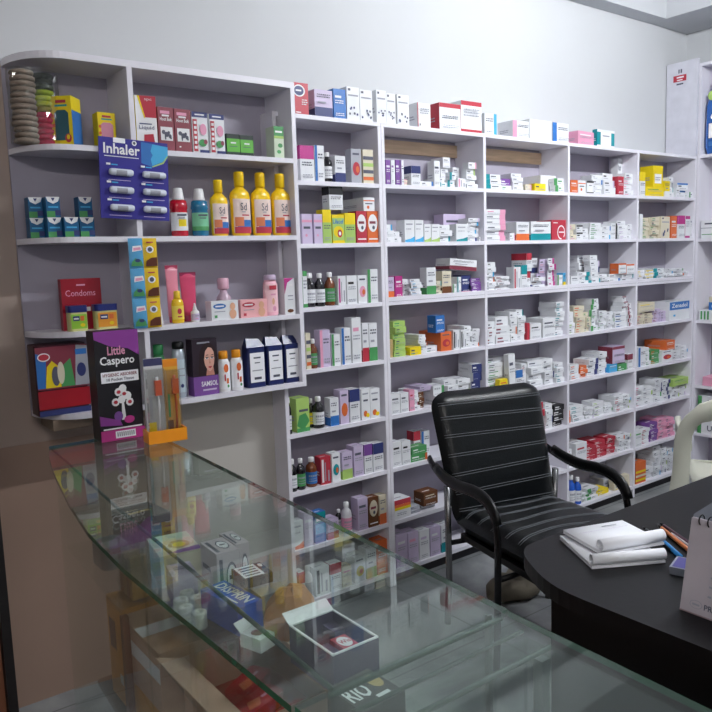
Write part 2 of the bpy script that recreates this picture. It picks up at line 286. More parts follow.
STOCK = {
 (0,'b1'): [
  ('c',-0.431,-0.363,0.0,2.109,0.124,1,'RW','emblem',0.057,0.0,0),
  ('c',-0.334,-0.244,0.0,2.109,0.108,1,'LN','b',0.071,0.0,0),
  ('c',-0.239,-0.175,0.0,2.109,0.12,1,'BW','t',0.057,0.0,0),
  ('c',-0.169,-0.103,0.0,2.109,0.136,1,'WN','dots',0.053,0.0,0),
  ('c',-0.101,-0.033,0.0,2.109,0.131,1,'WN','dots',0.053,0.0,0),
 ],
 (0,'b2'): [
  ('c',-0.01,0.044,0.0,2.109,0.139,1,'WN','dots',0.048,0.0,0),
  ('c',0.045,0.097,0.0,2.109,0.131,1,'WN','dots',0.056,0.0,0),
  ('c',0.108,0.176,0.0,2.109,0.132,1,'WN','dots',0.07,0.0,0),
  ('c',0.227,0.306,0.0,2.109,0.109,1,'WR','el',0.08,0.0,0),
  ('c',0.363,0.499,0.0,2.109,0.122,1,'WR','p',0.113,0.0,0),
  ('c',0.502,0.641,0.0,2.109,0.145,1,'WR','pb',0.13,0.0,0),
 ],
 (0,'b3'): [
  ('c',0.662,0.747,0.0,2.109,0.101,1,'WS','r',0.072,0.0,0),
  ('c',0.864,0.986,0.0,2.109,0.084,1,'WP','l',0.1,0.0,0),
  ('c',0.994,1.169,0.0,2.109,0.101,1,'WW','n',0.13,0.0,0),
  ('c',1.178,1.31,0.0,2.109,0.099,1,'WB','l',0.104,0.0,0),
 ],
 (0,'b4'): [
  ('c',1.385,1.542,0.0,2.109,0.072,1,'PW','t',0.08,4.0,0),
  ('c',1.56,1.729,0.0,2.109,0.093,1,'TW','frame',0.03,0.0,0),
 ],
 (1,'b1'): [
  ('c',-0.415,-0.347,0.0,1.848,0.141,1,'WM','p',0.073,0.0,0),
  ('c',-0.344,-0.297,0.0,1.848,0.145,1,'WB','l',0.049,0.0,0),
  ('o',-0.292,-0.248,0.0,1.848,0.122,1,'KW','bottle',0.045,0.0,0),
  ('c',-0.243,-0.188,0.0,1.848,0.109,1,'WN','b',0.057,0.0,0),
  ('c',-0.157,-0.103,0.0,1.848,0.143,1,'ER','c',0.045,0.0,0),
  ('c',-0.095,-0.037,0.0,1.848,0.144,1,'CY','stripes',0.05,0.0,0),
 ],
 (1,'b2'): [
  ('c',0.033,0.059,0.0,1.848,0.106,1,'UW','t',0.045,0.0,0),
  ('c',0.062,0.085,0.0,1.848,0.107,1,'WU','t',0.045,0.0,0),
  ('c',0.088,0.114,0.0,1.848,0.109,1,'UW','t',0.045,0.0,0),
  ('c',0.117,0.137,0.0,1.848,0.11,1,'WU','l',0.045,0.0,0),
  ('s',0.138,0.171,0.0,1.848,0.028,2,'CP','e',0.104,0.0,0),
  ('c',0.18,0.237,0.0,1.848,0.088,1,'WN','p',0.055,0.0,0),
  ('s',0.243,0.318,0.0,1.848,0.023,1,'WE','t',0.134,0.0,0),
  ('c',0.321,0.359,0.0,1.848,0.117,1,'WE','t',0.045,0.0,0),
  ('s',0.443,0.489,0.05,1.848,0.148,3,'WE','t',0.109,0.0,0),
  ('s',0.362,0.414,0.0,1.848,0.046,2,'WT','l',0.124,0.0,0),
  ('s',0.421,0.467,0.0,1.848,0.071,2,'WT','l',0.048,0.0,0),
  ('c',0.473,0.527,0.0,1.848,0.045,1,'WP','s',0.048,0.0,0),
  ('s',0.519,0.56,0.06,1.848,0.106,2,'WE','t',0.128,0.0,0),
  ('s',0.54,0.616,0.0,1.848,0.063,3,'WE','t',0.058,0.0,0),
  ('s',0.555,0.61,0.0,1.911,0.061,2,'WE','t',0.058,0.0,1),
 ],
 (1,'b3'): [
  ('s',0.672,0.787,0.0,1.848,0.074,3,'WT','l',0.145,0.0,0),
  ('s',0.799,0.873,0.0,1.872,0.034,1,'UW','t',0.129,0.0,1),
  ('s',0.799,0.877,0.0,1.848,0.024,1,'WG','t',0.144,0.0,0),
  ('s',0.881,0.957,0.0,1.848,0.087,4,'WK','t',0.142,0.0,0),
  ('s',0.969,1.016,0.0,1.848,0.034,1,'CE','t',0.125,0.0,0),
  ('c',1.032,1.12,0.0,1.848,0.039,1,'YG','c',0.079,0.0,0),
  ('c',1.153,1.279,0.06,1.848,0.093,1,'WL','n',0.121,0.0,0),
  ('s',1.215,1.29,0.0,1.848,0.075,2,'WG','l',0.058,0.0,0),
 ],
 (1,'b4'): [
  ('c',1.33,1.391,0.0,1.848,0.068,1,'OW','t',0.049,0.0,0),
  ('c',1.396,1.463,0.0,1.848,0.068,1,'WO','e',0.057,0.0,0),
  ('c',1.472,1.535,0.0,1.848,0.068,1,'WK','frame',0.03,0.0,0),
  ('s',1.54,1.629,0.0,1.848,0.104,4,'WE','t',0.102,0.0,0),
  ('s',1.643,1.753,0.0,1.848,0.12,3,'WK','t',0.102,0.0,0),
  ('c',1.763,1.822,0.0,1.848,0.104,1,'RW','t',0.057,0.0,0),
  ('c',1.897,1.941,0.09,1.848,0.224,1,'WK','muscel',0.05,0.0,0),
  ('s',1.842,1.941,0.0,1.848,0.128,4,'WP','t',0.088,0.0,0),
 ],
 (1,'b5'): [
  ('c',1.985,2.043,0.0,1.848,0.139,1,'WY','p',0.054,0.0,0),
  ('c',2.048,2.243,0.0,1.848,0.055,1,'YG','t',0.13,0.0,0),
  ('c',2.127,2.231,0.0,1.903,0.128,1,'YW','lab',0.09,0.0,1),
  ('c',2.249,2.311,0.0,1.848,0.096,1,'YW','b',0.068,0.0,0),
  ('s',2.328,2.379,0.0,1.848,0.123,4,'WE','t',0.11,0.0,0),
  ('s',2.425,2.532,0.0,1.848,0.091,2,'WB','e',0.121,0.0,0),
  ('c',2.538,2.578,0.0,1.848,0.037,1,'WG','l',0.045,0.0,0),
  ('c',2.385,2.425,0.0,1.848,0.057,1,'WE','t',0.045,0.0,0),
 ],
 (2,'b1'): [
  ('c',-0.42,-0.369,0.0,1.594,0.121,1,'LP','e',0.045,0.0,0),
  ('c',-0.361,-0.318,0.0,1.594,0.121,1,'LP','e',0.045,0.0,0),
  ('c',-0.316,-0.272,0.0,1.594,0.14,1,'IY','p',0.045,0.0,0),
  ('c',-0.267,-0.205,0.0,1.594,0.12,1,'YP','lilac',0.053,0.0,0),
  ('c',-0.202,-0.146,0.0,1.594,0.127,1,'IY','p',0.053,0.0,0),
  ('c',-0.14,-0.083,0.0,1.594,0.136,1,'RW','oval',0.061,0.0,0),
  ('c',-0.08,-0.019,0.0,1.594,0.137,1,'OW','oval',0.048,0.0,0),
  ('c',-0.278,-0.208,0.0,1.734,0.1,1,'WK','p',0.054,0.0,1),
  ('c',-0.097,-0.036,0.0,1.731,0.058,1,'WO','e',0.17,0.0,1),
 ],
 (2,'b2'): [
  ('s',0.018,0.079,0.0,1.594,0.081,3,'WE','t',0.111,0.0,0),
  ('s',0.082,0.127,0.0,1.594,0.05,2,'WE','t',0.138,0.0,0),
  ('c',0.133,0.193,0.0,1.594,0.1,1,'WS','g',0.058,0.0,0),
  ('c',0.196,0.248,0.0,1.594,0.1,1,'WS','g',0.045,0.0,0),
  ('c',0.251,0.295,0.0,1.594,0.082,1,'WI','g',0.045,0.0,0),
  ('c',0.298,0.35,0.0,1.594,0.082,1,'WI','g',0.045,0.0,0),
  ('s',0.359,0.438,0.0,1.594,0.08,3,'WK','t',0.123,0.0,0),
  ('c',0.471,0.623,0.1,1.594,0.137,1,'LE','t',0.07,0.0,0),
  ('c',0.458,0.535,0.0,1.594,0.083,1,'WT','g',0.059,0.0,0),
  ('s',0.546,0.618,0.0,1.594,0.112,6,'WE','t',0.098,0.0,0),
  ('s',0.622,0.638,0.0,1.594,0.064,3,'WE','t',0.145,0.0,0),
 ],
 (2,'b3'): [
  ('s',0.675,0.822,0.0,1.594,0.157,6,'WP','r',0.148,0.0,0),
  ('c',0.837,0.875,0.0,1.594,0.038,1,'WE','t',0.045,0.0,0),
  ('c',0.886,0.987,0.0,1.594,0.094,1,'WO','b',0.11,0.0,0),
  ('c',1.003,1.161,0.0,1.594,0.097,1,'WT','b',0.12,0.0,0),
  ('c',1.169,1.29,0.0,1.594,0.106,1,'RW','loop',0.103,0.0,0),
 ],
 (2,'b4'): [
  ('s',1.332,1.389,0.0,1.594,0.085,3,'CP','t',0.148,0.0,0),
  ('s',1.393,1.451,0.0,1.594,0.08,2,'WK','e',0.139,0.0,0),
  ('s',1.456,1.511,0.0,1.594,0.063,2,'WE','t',0.121,0.0,0),
  ('s',1.515,1.632,0.0,1.594,0.094,4,'WG','t',0.147,0.0,0),
  ('s',1.637,1.719,0.0,1.594,0.075,3,'WK','t',0.131,0.0,0),
  ('s',1.724,1.788,0.0,1.594,0.092,2,'WK','r',0.141,0.0,0),
  ('s',1.798,1.883,0.0,1.594,0.107,4,'WL','t',0.115,0.0,0),
  ('s',1.888,1.941,0.0,1.594,0.087,4,'WE','t',0.11,0.0,0),
 ],
 (2,'b5'): [
  ('c',1.992,2.023,0.0,1.594,0.146,1,'WE','n',0.045,0.0,0),
  ('s',2.039,2.12,0.0,1.594,0.123,5,'CG','t',0.107,0.0,0),
  ('s',2.125,2.213,0.0,1.594,0.13,5,'CG','t',0.119,0.0,0),
  ('c',2.218,2.32,0.0,1.594,0.134,1,'CH','dots',0.111,0.0,0),
  ('c',2.331,2.4,0.0,1.594,0.138,1,'OW','t',0.06,0.0,0),
  ('c',2.412,2.495,0.0,1.594,0.141,1,'WM','p',0.063,0.0,0),
  ('c',2.501,2.555,0.0,1.594,0.139,1,'WM','pb',0.045,0.0,0),
  ('c',2.561,2.578,0.0,1.594,0.139,1,'WN','t',0.045,0.0,0),
 ],
 (3,'b1'): [
  ('c',-0.428,-0.406,0.0,1.332,0.151,1,'WG','pb',0.045,0.0,0),
  ('o',-0.404,-0.356,0.0,1.332,0.141,1,'KW','bottle',0.045,0.0,0),
  ('o',-0.354,-0.308,0.0,1.332,0.139,1,'KW','bottle',0.045,0.0,0),
  ('o',-0.302,-0.256,0.0,1.332,0.142,1,'HG','bottle',0.045,0.0,0),
  ('c',-0.25,-0.208,0.0,1.332,0.123,1,'WM','s',0.046,0.0,0),
  ('c',-0.202,-0.148,0.0,1.332,0.123,1,'WK','t',0.049,0.0,0),
  ('c',-0.143,-0.093,0.0,1.332,0.123,1,'WP','c',0.045,0.0,0),
  ('c',-0.088,-0.031,0.0,1.332,0.147,1,'WG','l',0.045,0.0,0),
 ],
 (3,'b2'): [
  ('c',0.024,0.062,0.0,1.341,0.099,1,'LO','b',0.045,0.0,0),
  ('c',0.068,0.112,0.0,1.341,0.102,1,'MW','t',0.045,0.0,0),
  ('s',0.15,0.193,0.03,1.341,0.085,4,'WE','t',0.134,0.0,0),
  ('s',0.173,0.241,0.0,1.341,0.084,6,'WS','t',0.028,0.0,0),
  ('c',0.26,0.32,0.0,1.341,0.134,1,'WG','b',0.046,0.0,0),
  ('s',0.324,0.368,0.0,1.341,0.069,3,'CE','t',0.125,0.0,0),
  ('c',0.369,0.43,0.01,1.341,0.114,1,'CH','b',0.051,0.0,0),
  ('c',0.431,0.455,0.0,1.341,0.05,1,'WG','l',0.045,0.0,0),
  ('c',0.459,0.486,0.0,1.341,0.083,1,'WT','l',0.045,0.0,0),
  ('c',0.519,0.582,0.03,1.341,0.089,1,'NW','t',0.059,0.0,0),
  ('s',0.489,0.561,0.0,1.341,0.012,1,'PR','t',0.028,0.0,0),
  ('c',0.411,0.595,0.0,1.455,0.053,1,'WD','b',0.1,-5.0,1),
  ('s',0.568,0.638,0.0,1.341,0.072,4,'UW','t',0.028,0.0,0),
 ],
 (3,'b3'): [
  ('s',0.671,0.737,0.0,1.341,0.148,6,'WK','t',0.12,0.0,0),
  ('s',0.744,0.842,0.0,1.341,0.075,5,'WD','t',0.149,0.0,0),
  ('c',0.865,0.919,0.0,1.341,0.118,1,'WR','s',0.05,0.0,0),
  ('c',0.923,0.97,0.0,1.341,0.126,1,'WT','p',0.045,0.0,0),
  ('s',0.974,1.018,0.0,1.341,0.187,2,'WR','p',0.121,0.0,0),
  ('s',1.094,1.148,0.06,1.341,0.16,2,'WN','b',0.102,0.0,0),
  ('s',1.022,1.119,0.0,1.341,0.059,3,'WH','t',0.028,0.0,0),
  ('s',1.115,1.19,0.03,1.341,0.153,4,'LP','t',0.028,0.0,0),
  ('s',1.157,1.212,0.0,1.341,0.157,5,'WM','r',0.028,0.0,0),
  ('c',1.216,1.263,0.0,1.341,0.064,1,'WG','l',0.049,0.0,0),
  ('c',1.267,1.29,0.0,1.341,0.073,1,'SY','b',0.045,0.0,0),
 ],
 (3,'b4'): [
  ('c',1.333,1.413,0.0,1.341,0.053,1,'WE','t',0.061,0.0,0),
  ('s',1.422,1.529,0.0,1.341,0.072,3,'WT','r',0.068,0.0,0),
  ('s',1.508,1.62,0.07,1.341,0.167,4,'WE','t',0.112,0.0,0),
  ('s',1.53,1.607,0.0,1.341,0.165,5,'WE','t',0.068,0.0,0),
  ('s',1.617,1.704,0.0,1.341,0.054,3,'WK','t',0.068,0.0,0),
  ('s',1.811,1.867,0.07,1.341,0.083,3,'WE','t',0.118,0.0,0),
  ('c',1.782,1.857,0.0,1.391,0.061,1,'WO','p',0.06,0.0,1),
  ('c',1.863,1.941,0.0,1.386,0.059,1,'WO','p',0.06,0.0,1),
  ('s',1.721,1.829,0.005,1.341,0.05,2,'WE','t',0.063,0.0,0),
  ('s',1.829,1.941,0.0,1.341,0.045,2,'WK','t',0.068,0.0,0),
 ],
 (3,'b5'): [
  ('s',1.988,2.073,0.0,1.341,0.064,3,'WY','t',0.15,0.0,0),
  ('s',2.078,2.16,0.0,1.341,0.061,3,'WY','e',0.12,0.0,0),
  ('s',2.171,2.295,0.0,1.341,0.07,3,'WT','l',0.145,0.0,0),
  ('s',2.312,2.399,0.0,1.341,0.063,4,'WE','t',0.133,0.0,0),
  ('s',2.404,2.505,0.0,1.341,0.06,4,'WE','t',0.14,0.0,0),
  ('s',2.517,2.578,0.0,1.341,0.04,3,'WE','t',0.137,0.0,0),
 ],
 (4,'b1'): [
  ('c',-0.424,-0.401,0.0,1.073,0.152,1,'CR','stripes',0.045,0.0,0),
  ('o',-0.399,-0.361,0.0,1.073,0.124,1,'HG','bottle',0.045,0.0,0),
  ('c',-0.353,-0.301,0.0,1.073,0.158,1,'LP','l',0.045,0.0,0),
  ('c',-0.293,-0.248,0.0,1.073,0.136,1,'WG','l',0.048,0.0,0),
  ('c',-0.24,-0.192,0.0,1.073,0.158,1,'WB','l',0.051,0.0,0),
  ('c',-0.184,-0.134,0.0,1.073,0.199,1,'WP','t',0.054,0.0,0),
  ('c',-0.128,-0.092,0.0,1.073,0.171,1,'WR','b',0.045,0.0,0),
  ('c',-0.089,-0.044,0.0,1.073,0.168,1,'WG','b',0.045,0.0,0),
 ],
 (4,'b2'): [
  ('s',0.02,0.062,0.0,1.073,0.083,4,'AH','t',0.14,0.0,0),
  ('s',0.068,0.137,0.0,1.073,0.164,6,'IG','t',0.132,0.0,0),
  ('c',0.149,0.218,0.0,1.073,0.037,1,'YG','t',0.071,0.0,0),
  ('s',0.221,0.265,0.0,1.073,0.088,7,'WE','t',0.126,0.0,0),
  ('s',0.272,0.343,0.0,1.073,0.03,1,'WG','t',0.133,0.0,0),
  ('c',0.346,0.416,0.0,1.073,0.091,1,'OR','c',0.16,0.0,0),
  ('c',0.312,0.371,0.0,1.164,0.082,1,'BW','t',0.058,0.0,1),
  ('c',0.426,0.47,0.0,1.073,0.095,1,'WK','s',0.045,0.0,0),
  ('c',0.477,0.518,0.0,1.073,0.091,1,'WK','s',0.045,0.0,0),
  ('s',0.522,0.567,0.0,1.073,0.107,4,'WK','t',0.148,0.0,0),
  ('s',0.571,0.624,0.0,1.073,0.088,5,'WK','t',0.104,0.0,0),
 ],
 (4,'b3'): [
  ('s',0.671,0.733,0.0,1.073,0.115,3,'WD','t',0.149,0.0,0),
  ('s',0.737,0.839,0.0,1.073,0.134,3,'WD','t',0.148,0.0,0),
  ('s',0.847,0.901,0.0,1.073,0.154,4,'WK','t',0.133,0.0,0),
  ('s',0.905,0.964,0.0,1.073,0.161,5,'WE','t',0.102,0.0,0),
  ('c',0.968,0.988,0.0,1.073,0.089,1,'RW','n',0.045,0.0,0),
  ('c',0.992,1.082,0.0,1.073,0.082,1,'WK','t',0.072,0.0,0),
  ('c',1.094,1.199,0.0,1.073,0.104,1,'WE','t',0.114,0.0,0),
  ('s',1.212,1.29,0.0,1.073,0.184,7,'WT','t',0.133,0.0,0),
 ],
 (4,'b4'): [
  ('s',1.334,1.388,0.0,1.073,0.122,4,'WI','t',0.103,0.0,0),
  ('s',1.392,1.479,0.0,1.073,0.151,5,'CO','t',0.108,0.0,0),
  ('s',1.484,1.526,0.0,1.073,0.112,4,'CG','t',0.132,0.0,0),
  ('s',1.53,1.597,0.0,1.073,0.183,6,'WG','l',0.128,0.0,0),
  ('s',1.606,1.679,0.0,1.073,0.109,5,'WG','t',0.137,0.0,0),
  ('s',1.684,1.753,0.0,1.073,0.098,5,'WE','t',0.146,0.0,0),
  ('s',1.763,1.885,0.0,1.073,0.091,3,'WB','t',0.111,0.0,0),
  ('s',1.847,1.888,0.0,1.164,0.09,3,'WD','e',0.1,0.0,1),
  ('s',1.9,1.941,0.0,1.073,0.138,6,'WD','l',0.146,0.0,0),
 ],
 (4,'b5'): [
  ('c',1.988,2.166,0.0,1.15,0.055,1,'CY','t',0.13,0.0,1),
  ('s',1.989,2.07,0.0,1.073,0.077,4,'CR','t',0.144,0.0,0),
  ('s',2.075,2.168,0.0,1.073,0.065,4,'CH','t',0.106,0.0,0),
  ('s',2.18,2.247,0.0,1.073,0.084,4,'LD','t',0.14,0.0,0),
  ('s',2.253,2.316,0.0,1.073,0.066,4,'LU','t',0.139,0.0,0),
  ('c',2.327,2.577,0.0,1.073,0.12,1,'WB','zen',0.13,0.0,0),
 ],
 (5,'b1'): [
  ('o',-0.528,-0.506,0.0,0.812,0.153,1,'KW','bottle',0.045,0.0,0),
  ('c',-0.486,-0.421,0.0,0.812,0.143,1,'IG','leafy',0.069,0.0,0),
  ('o',-0.392,-0.364,0.04,0.812,0.124,1,'KY','bottle',0.045,0.0,0),
  ('o',-0.388,-0.334,0.0,0.812,0.135,1,'KW','bottle',0.038,0.0,0),
  ('c',-0.313,-0.268,0.0,0.812,0.121,1,'WB','b',0.045,0.0,0),
  ('c',-0.26,-0.214,0.0,0.812,0.149,1,'LO','c',0.049,0.0,0),
  ('c',-0.208,-0.153,0.0,0.812,0.146,1,'WN','p',0.056,0.0,0),
  ('c',-0.144,-0.096,0.0,0.812,0.139,1,'WO','cb',0.045,0.0,0),
  ('c',-0.094,-0.039,0.0,0.812,0.134,1,'WO','cb',0.051,0.0,0),
 ],
 (5,'b2'): [
  ('c',0.026,0.08,0.0,0.812,0.093,1,'WE','t',0.045,0.0,0),
  ('c',0.083,0.132,0.0,0.812,0.091,1,'WE','t',0.045,0.0,0),
  ('c',0.138,0.169,0.0,0.812,0.099,1,'PR','t',0.045,0.0,0),
  ('s',0.172,0.21,0.0,0.812,0.089,5,'WK','t',0.124,0.0,0),
  ('s',0.213,0.245,0.0,0.812,0.074,3,'HC','t',0.143,0.0,0),
  ('s',0.227,0.31,0.02,0.886,0.024,2,'LW','t',0.13,0.0,1),
  ('s',0.316,0.383,0.0,0.812,0.093,2,'WG','r',0.107,0.0,0),
  ('s',0.389,0.464,0.0,0.812,0.113,4,'WE','t',0.118,0.0,0),
  ('s',0.471,0.555,0.0,0.812,0.107,4,'WK','t',0.138,0.0,0),
  ('s',0.569,0.634,0.0,0.812,0.172,4,'WN','f',0.126,0.0,0),
 ],
 (5,'b3'): [
  ('s',0.708,0.849,0.035,0.812,0.182,7,'WG','t',0.101,0.0,0),
  ('c',0.752,0.813,0.0,0.812,0.074,1,'YO','t',0.03,0.0,0),
  ('c',0.829,0.879,0.0,0.812,0.198,1,'WE','t',0.033,0.0,0),
  ('c',0.879,0.931,0.0,0.812,0.108,1,'WB','p',0.054,0.0,0),
  ('s',0.943,0.987,0.0,0.812,0.133,5,'WR','t',0.104,0.0,0),
  ('s',0.999,1.11,0.0,0.812,0.14,4,'WE','t',0.127,0.0,0),
  ('s',1.119,1.195,0.0,0.812,0.14,4,'WK','t',0.119,0.0,0),
  ('s',1.213,1.29,0.0,0.812,0.107,4,'WT','t',0.139,0.0,0),
 ],
 (5,'b4'): [
  ('s',1.34,1.426,0.0,0.812,0.082,3,'WO','t',0.116,0.0,0),
  ('s',1.431,1.5,0.0,0.812,0.067,3,'OW','t',0.112,0.0,0),
  ('s',1.51,1.615,0.0,0.812,0.097,3,'WN','r',0.124,0.0,0),
  ('s',1.619,1.693,0.0,0.812,0.129,4,'WE','t',0.148,0.0,0),
  ('c',1.727,1.854,0.0,0.861,0.1,1,'LD','p',0.099,0.0,1),
  ('c',1.694,1.778,0.0,0.812,0.049,1,'SW','t',0.066,0.0,0),
  ('c',1.783,1.875,0.0,0.812,0.039,1,'GW','t',0.089,0.0,0),
  ('c',1.885,1.938,0.0,0.812,0.091,1,'WD','p',0.056,0.0,0),
 ],
 (5,'b5'): [
  ('c',1.996,2.077,0.0,0.812,0.119,1,'WB','l',0.075,0.0,0),
  ('s',2.082,2.143,0.0,0.812,0.109,4,'WG','t',0.122,0.0,0),
  ('s',2.149,2.25,0.0,0.812,0.088,3,'GO','t',0.143,0.0,0),
  ('c',2.299,2.405,0.0,0.888,0.059,1,'OW','t',0.15,0.0,1),
  ('c',2.256,2.383,0.0,0.812,0.076,1,'WR','c',0.13,0.0,0),
  ('s',2.407,2.503,0.0,0.812,0.095,5,'WK','t',0.103,0.0,0),
  ('s',2.509,2.578,0.0,0.812,0.079,4,'WE','t',0.144,0.0,0),
 ],
 (6,'b1'): [
  ('o',-0.528,-0.488,0.0,0.563,0.137,1,'KW','bottle',0.045,0.0,0),
  ('o',-0.487,-0.446,0.0,0.563,0.133,1,'KG','bottle',0.045,0.0,0),
  ('o',-0.439,-0.379,0.0,0.563,0.127,1,'HB','bottle',0.063,0.0,0),
  ('c',-0.374,-0.322,0.0,0.563,0.12,1,'RW','s',0.047,0.0,0),
  ('c',-0.316,-0.271,0.0,0.563,0.127,1,'WT','c',0.046,0.0,0),
  ('c',-0.26,-0.205,0.0,0.563,0.121,1,'LI','b',0.045,0.0,0),
  ('c',-0.196,-0.143,0.0,0.563,0.137,1,'LE','t',0.056,0.0,0),
  ('c',-0.137,-0.092,0.0,0.563,0.136,1,'WU','p',0.045,0.0,0),
  ('c',-0.086,-0.027,0.0,0.563,0.131,1,'WN','p',0.047,0.0,0),
 ],
 (6,'b2'): [
  ('c',0.026,0.081,0.0,0.563,0.116,1,'WK','t',0.051,0.0,0),
  ('c',0.084,0.137,0.0,0.563,0.111,1,'WK','t',0.046,0.0,0),
  ('s',0.143,0.245,0.0,0.563,0.068,2,'GK','t',0.078,0.0,0),
  ('c',0.226,0.271,0.08,0.563,0.123,1,'WR','p',0.048,0.0,0),
  ('c',0.278,0.331,0.08,0.563,0.114,1,'WB','l',0.053,0.0,0),
 ],
 (6,'b3'): [
  ('s',1.043,1.127,0.0,0.563,0.155,4,'WR','f',0.1,0.0,0),
  ('s',1.131,1.187,0.0,0.563,0.139,4,'WE','t',0.116,0.0,0),
  ('s',1.204,1.288,0.0,0.563,0.121,4,'KW','t',0.127,0.0,0),
 ],
 (6,'b4'): [
  ('s',1.328,1.364,0.0,0.563,0.072,2,'WO','f',0.124,0.0,0),
  ('s',1.373,1.484,0.0,0.563,0.089,4,'WT','t',0.136,0.0,0),
  ('s',1.489,1.56,0.0,0.563,0.063,4,'WE','t',0.124,0.0,0),
  ('s',1.57,1.667,0.0,0.563,0.086,4,'WI','t',0.104,0.0,0),
  ('s',1.672,1.757,0.0,0.563,0.06,4,'WE','t',0.112,0.0,0),
  ('s',1.777,1.859,0.0,0.563,0.094,4,'WR','t',0.142,0.0,0),
  ('s',1.865,1.941,0.0,0.563,0.088,5,'WK','t',0.118,0.0,0),
 ],
 (6,'b5'): [
  ('s',1.975,2.073,0.0,0.563,0.129,4,'WP','t',0.138,0.0,0),
  ('s',2.078,2.184,0.0,0.563,0.109,4,'WE','t',0.149,0.0,0),
  ('s',2.195,2.287,0.0,0.563,0.147,5,'WE','t',0.131,0.0,0),
  ('s',2.293,2.381,0.0,0.563,0.129,5,'WN','r',0.134,0.0,0),
  ('c',2.39,2.578,0.0,0.639,0.047,1,'IG','t',0.13,0.0,1),
  ('s',2.393,2.489,0.0,0.563,0.076,3,'WK','t',0.116,0.0,0),
  ('s',2.495,2.578,0.0,0.563,0.063,3,'WE','t',0.146,0.0,0),
 ],
 (7,'b1'): [
  ('c',-0.527,-0.476,0.0,0.31,0.123,1,'WO','g',0.047,0.0,0),
  ('c',-0.471,-0.425,0.0,0.31,0.15,1,'LW','t',0.049,0.0,0),
  ('c',-0.415,-0.36,0.0,0.31,0.136,1,'BI','bt',0.047,0.0,0),
  ('c',-0.352,-0.292,0.0,0.31,0.089,1,'LR','b',0.063,0.0,0),
  ('o',-0.248,-0.214,0.07,0.31,0.091,1,'KW','bottle',0.045,0.0,0),
  ('o',-0.257,-0.207,0.0,0.31,0.141,1,'WP','bottle',0.048,0.0,0),
  ('c',-0.184,-0.127,0.0,0.31,0.147,1,'LE','t',0.052,0.0,0),
  ('c',-0.122,-0.066,0.0,0.31,0.138,1,'HC','oval',0.045,0.0,0),
  ('c',-0.06,-0.019,0.0,0.31,0.136,1,'CO','b',0.045,0.0,0),
 ],
 (7,'b2'): [
  ('c',0.03,0.129,0.0,0.31,0.091,1,'WY','sunset',0.087,0.0,0),
  ('s',0.135,0.199,0.0,0.31,0.032,2,'EK','t',0.133,0.0,0),
  ('s',0.202,0.303,0.0,0.31,0.023,2,'EW','t',0.107,0.0,0),
  ('c',0.212,0.304,0.0,0.333,0.065,1,'HC','t',0.072,0.0,1),
 ],
 (7,'b4'): [
  ('s',1.334,1.375,0.0,0.31,0.097,3,'WR','b',0.107,0.0,0),
  ('c',1.384,1.487,0.0,0.31,0.124,1,'WR','t',0.106,0.0,0),
  ('s',1.496,1.592,0.0,0.31,0.087,4,'RW','t',0.109,0.0,0),
  ('s',1.597,1.701,0.0,0.31,0.099,5,'RW','t',0.145,0.0,0),
  ('s',1.706,1.792,0.0,0.31,0.106,5,'RW','t',0.119,0.0,0),
  ('s',1.803,1.875,0.0,0.31,0.097,4,'WK','t',0.129,0.0,0),
  ('s',1.881,1.941,0.0,0.31,0.097,5,'WK','t',0.118,0.0,0),
 ],
 (7,'b5'): [
  ('c',1.976,2.047,0.0,0.31,0.106,1,'WG','t',0.069,0.0,0),
  ('s',2.052,2.147,0.0,0.31,0.098,4,'WR','t',0.105,0.0,0),
  ('s',2.158,2.249,0.0,0.31,0.121,5,'UW','t',0.12,0.0,0),
  ('s',2.255,2.354,0.0,0.31,0.131,5,'PW','t',0.147,0.0,0),
  ('s',2.36,2.45,0.0,0.31,0.122,5,'PU','t',0.109,0.0,0),
 ],
 (8,'b1'): [
  ('c',-0.509,-0.478,0.0,0.071,0.134,1,'WR','p',0.045,0.0,0),
  ('o',-0.475,-0.431,0.0,0.071,0.145,1,'WE','bottle',0.045,0.0,0),
  ('c',-0.426,-0.352,0.0,0.071,0.127,1,'WK','s',0.063,0.0,0),
  ('c',-0.346,-0.286,0.0,0.071,0.125,1,'WR','p',0.045,0.0,0),
  ('c',-0.281,-0.231,0.0,0.071,0.095,1,'CP','t',0.045,0.0,0),
  ('c',-0.214,-0.151,0.0,0.071,0.121,1,'WY','c',0.068,0.0,0),
  ('c',-0.145,-0.087,0.0,0.071,0.141,1,'WI','b',0.06,0.0,0),
  ('c',-0.081,-0.021,0.0,0.071,0.162,1,'OW','t',0.062,0.0,0),
 ],
 (8,'b2'): [
  ('c',0.034,0.102,0.0,0.071,0.161,1,'LW','t',0.07,0.0,0),
  ('c',0.109,0.172,0.0,0.071,0.153,1,'LP','t',0.068,0.0,0),
  ('c',0.179,0.244,0.0,0.071,0.145,1,'WL','t',0.052,0.0,0),
  ('c',0.251,0.317,0.0,0.071,0.143,1,'LW','t',0.063,0.0,0),
  ('c',0.324,0.393,0.0,0.071,0.14,1,'WT','b',0.064,0.0,0),
 ],
 (8,'b4'): [
  ('o',1.344,1.395,0.0,0.071,0.181,1,'BW','bottle',0.048,0.0,0),
  ('o',1.404,1.451,0.0,0.071,0.157,1,'BW','bottle',0.051,0.0,0),
  ('s',1.456,1.508,0.0,0.071,0.049,4,'WG','t',0.138,0.0,0),
  ('s',1.508,1.615,0.0,0.071,0.069,4,'WG','l',0.148,0.0,0),
  ('s',1.62,1.735,0.0,0.071,0.031,2,'YW','t',0.106,0.0,0),
  ('s',1.751,1.844,0.06,0.071,0.068,3,'EW','t',0.128,0.0,0),
  ('s',1.776,1.941,0.0,0.071,0.075,2,'CY','t',0.058,0.0,0),
 ],
 (8,'b5'): [
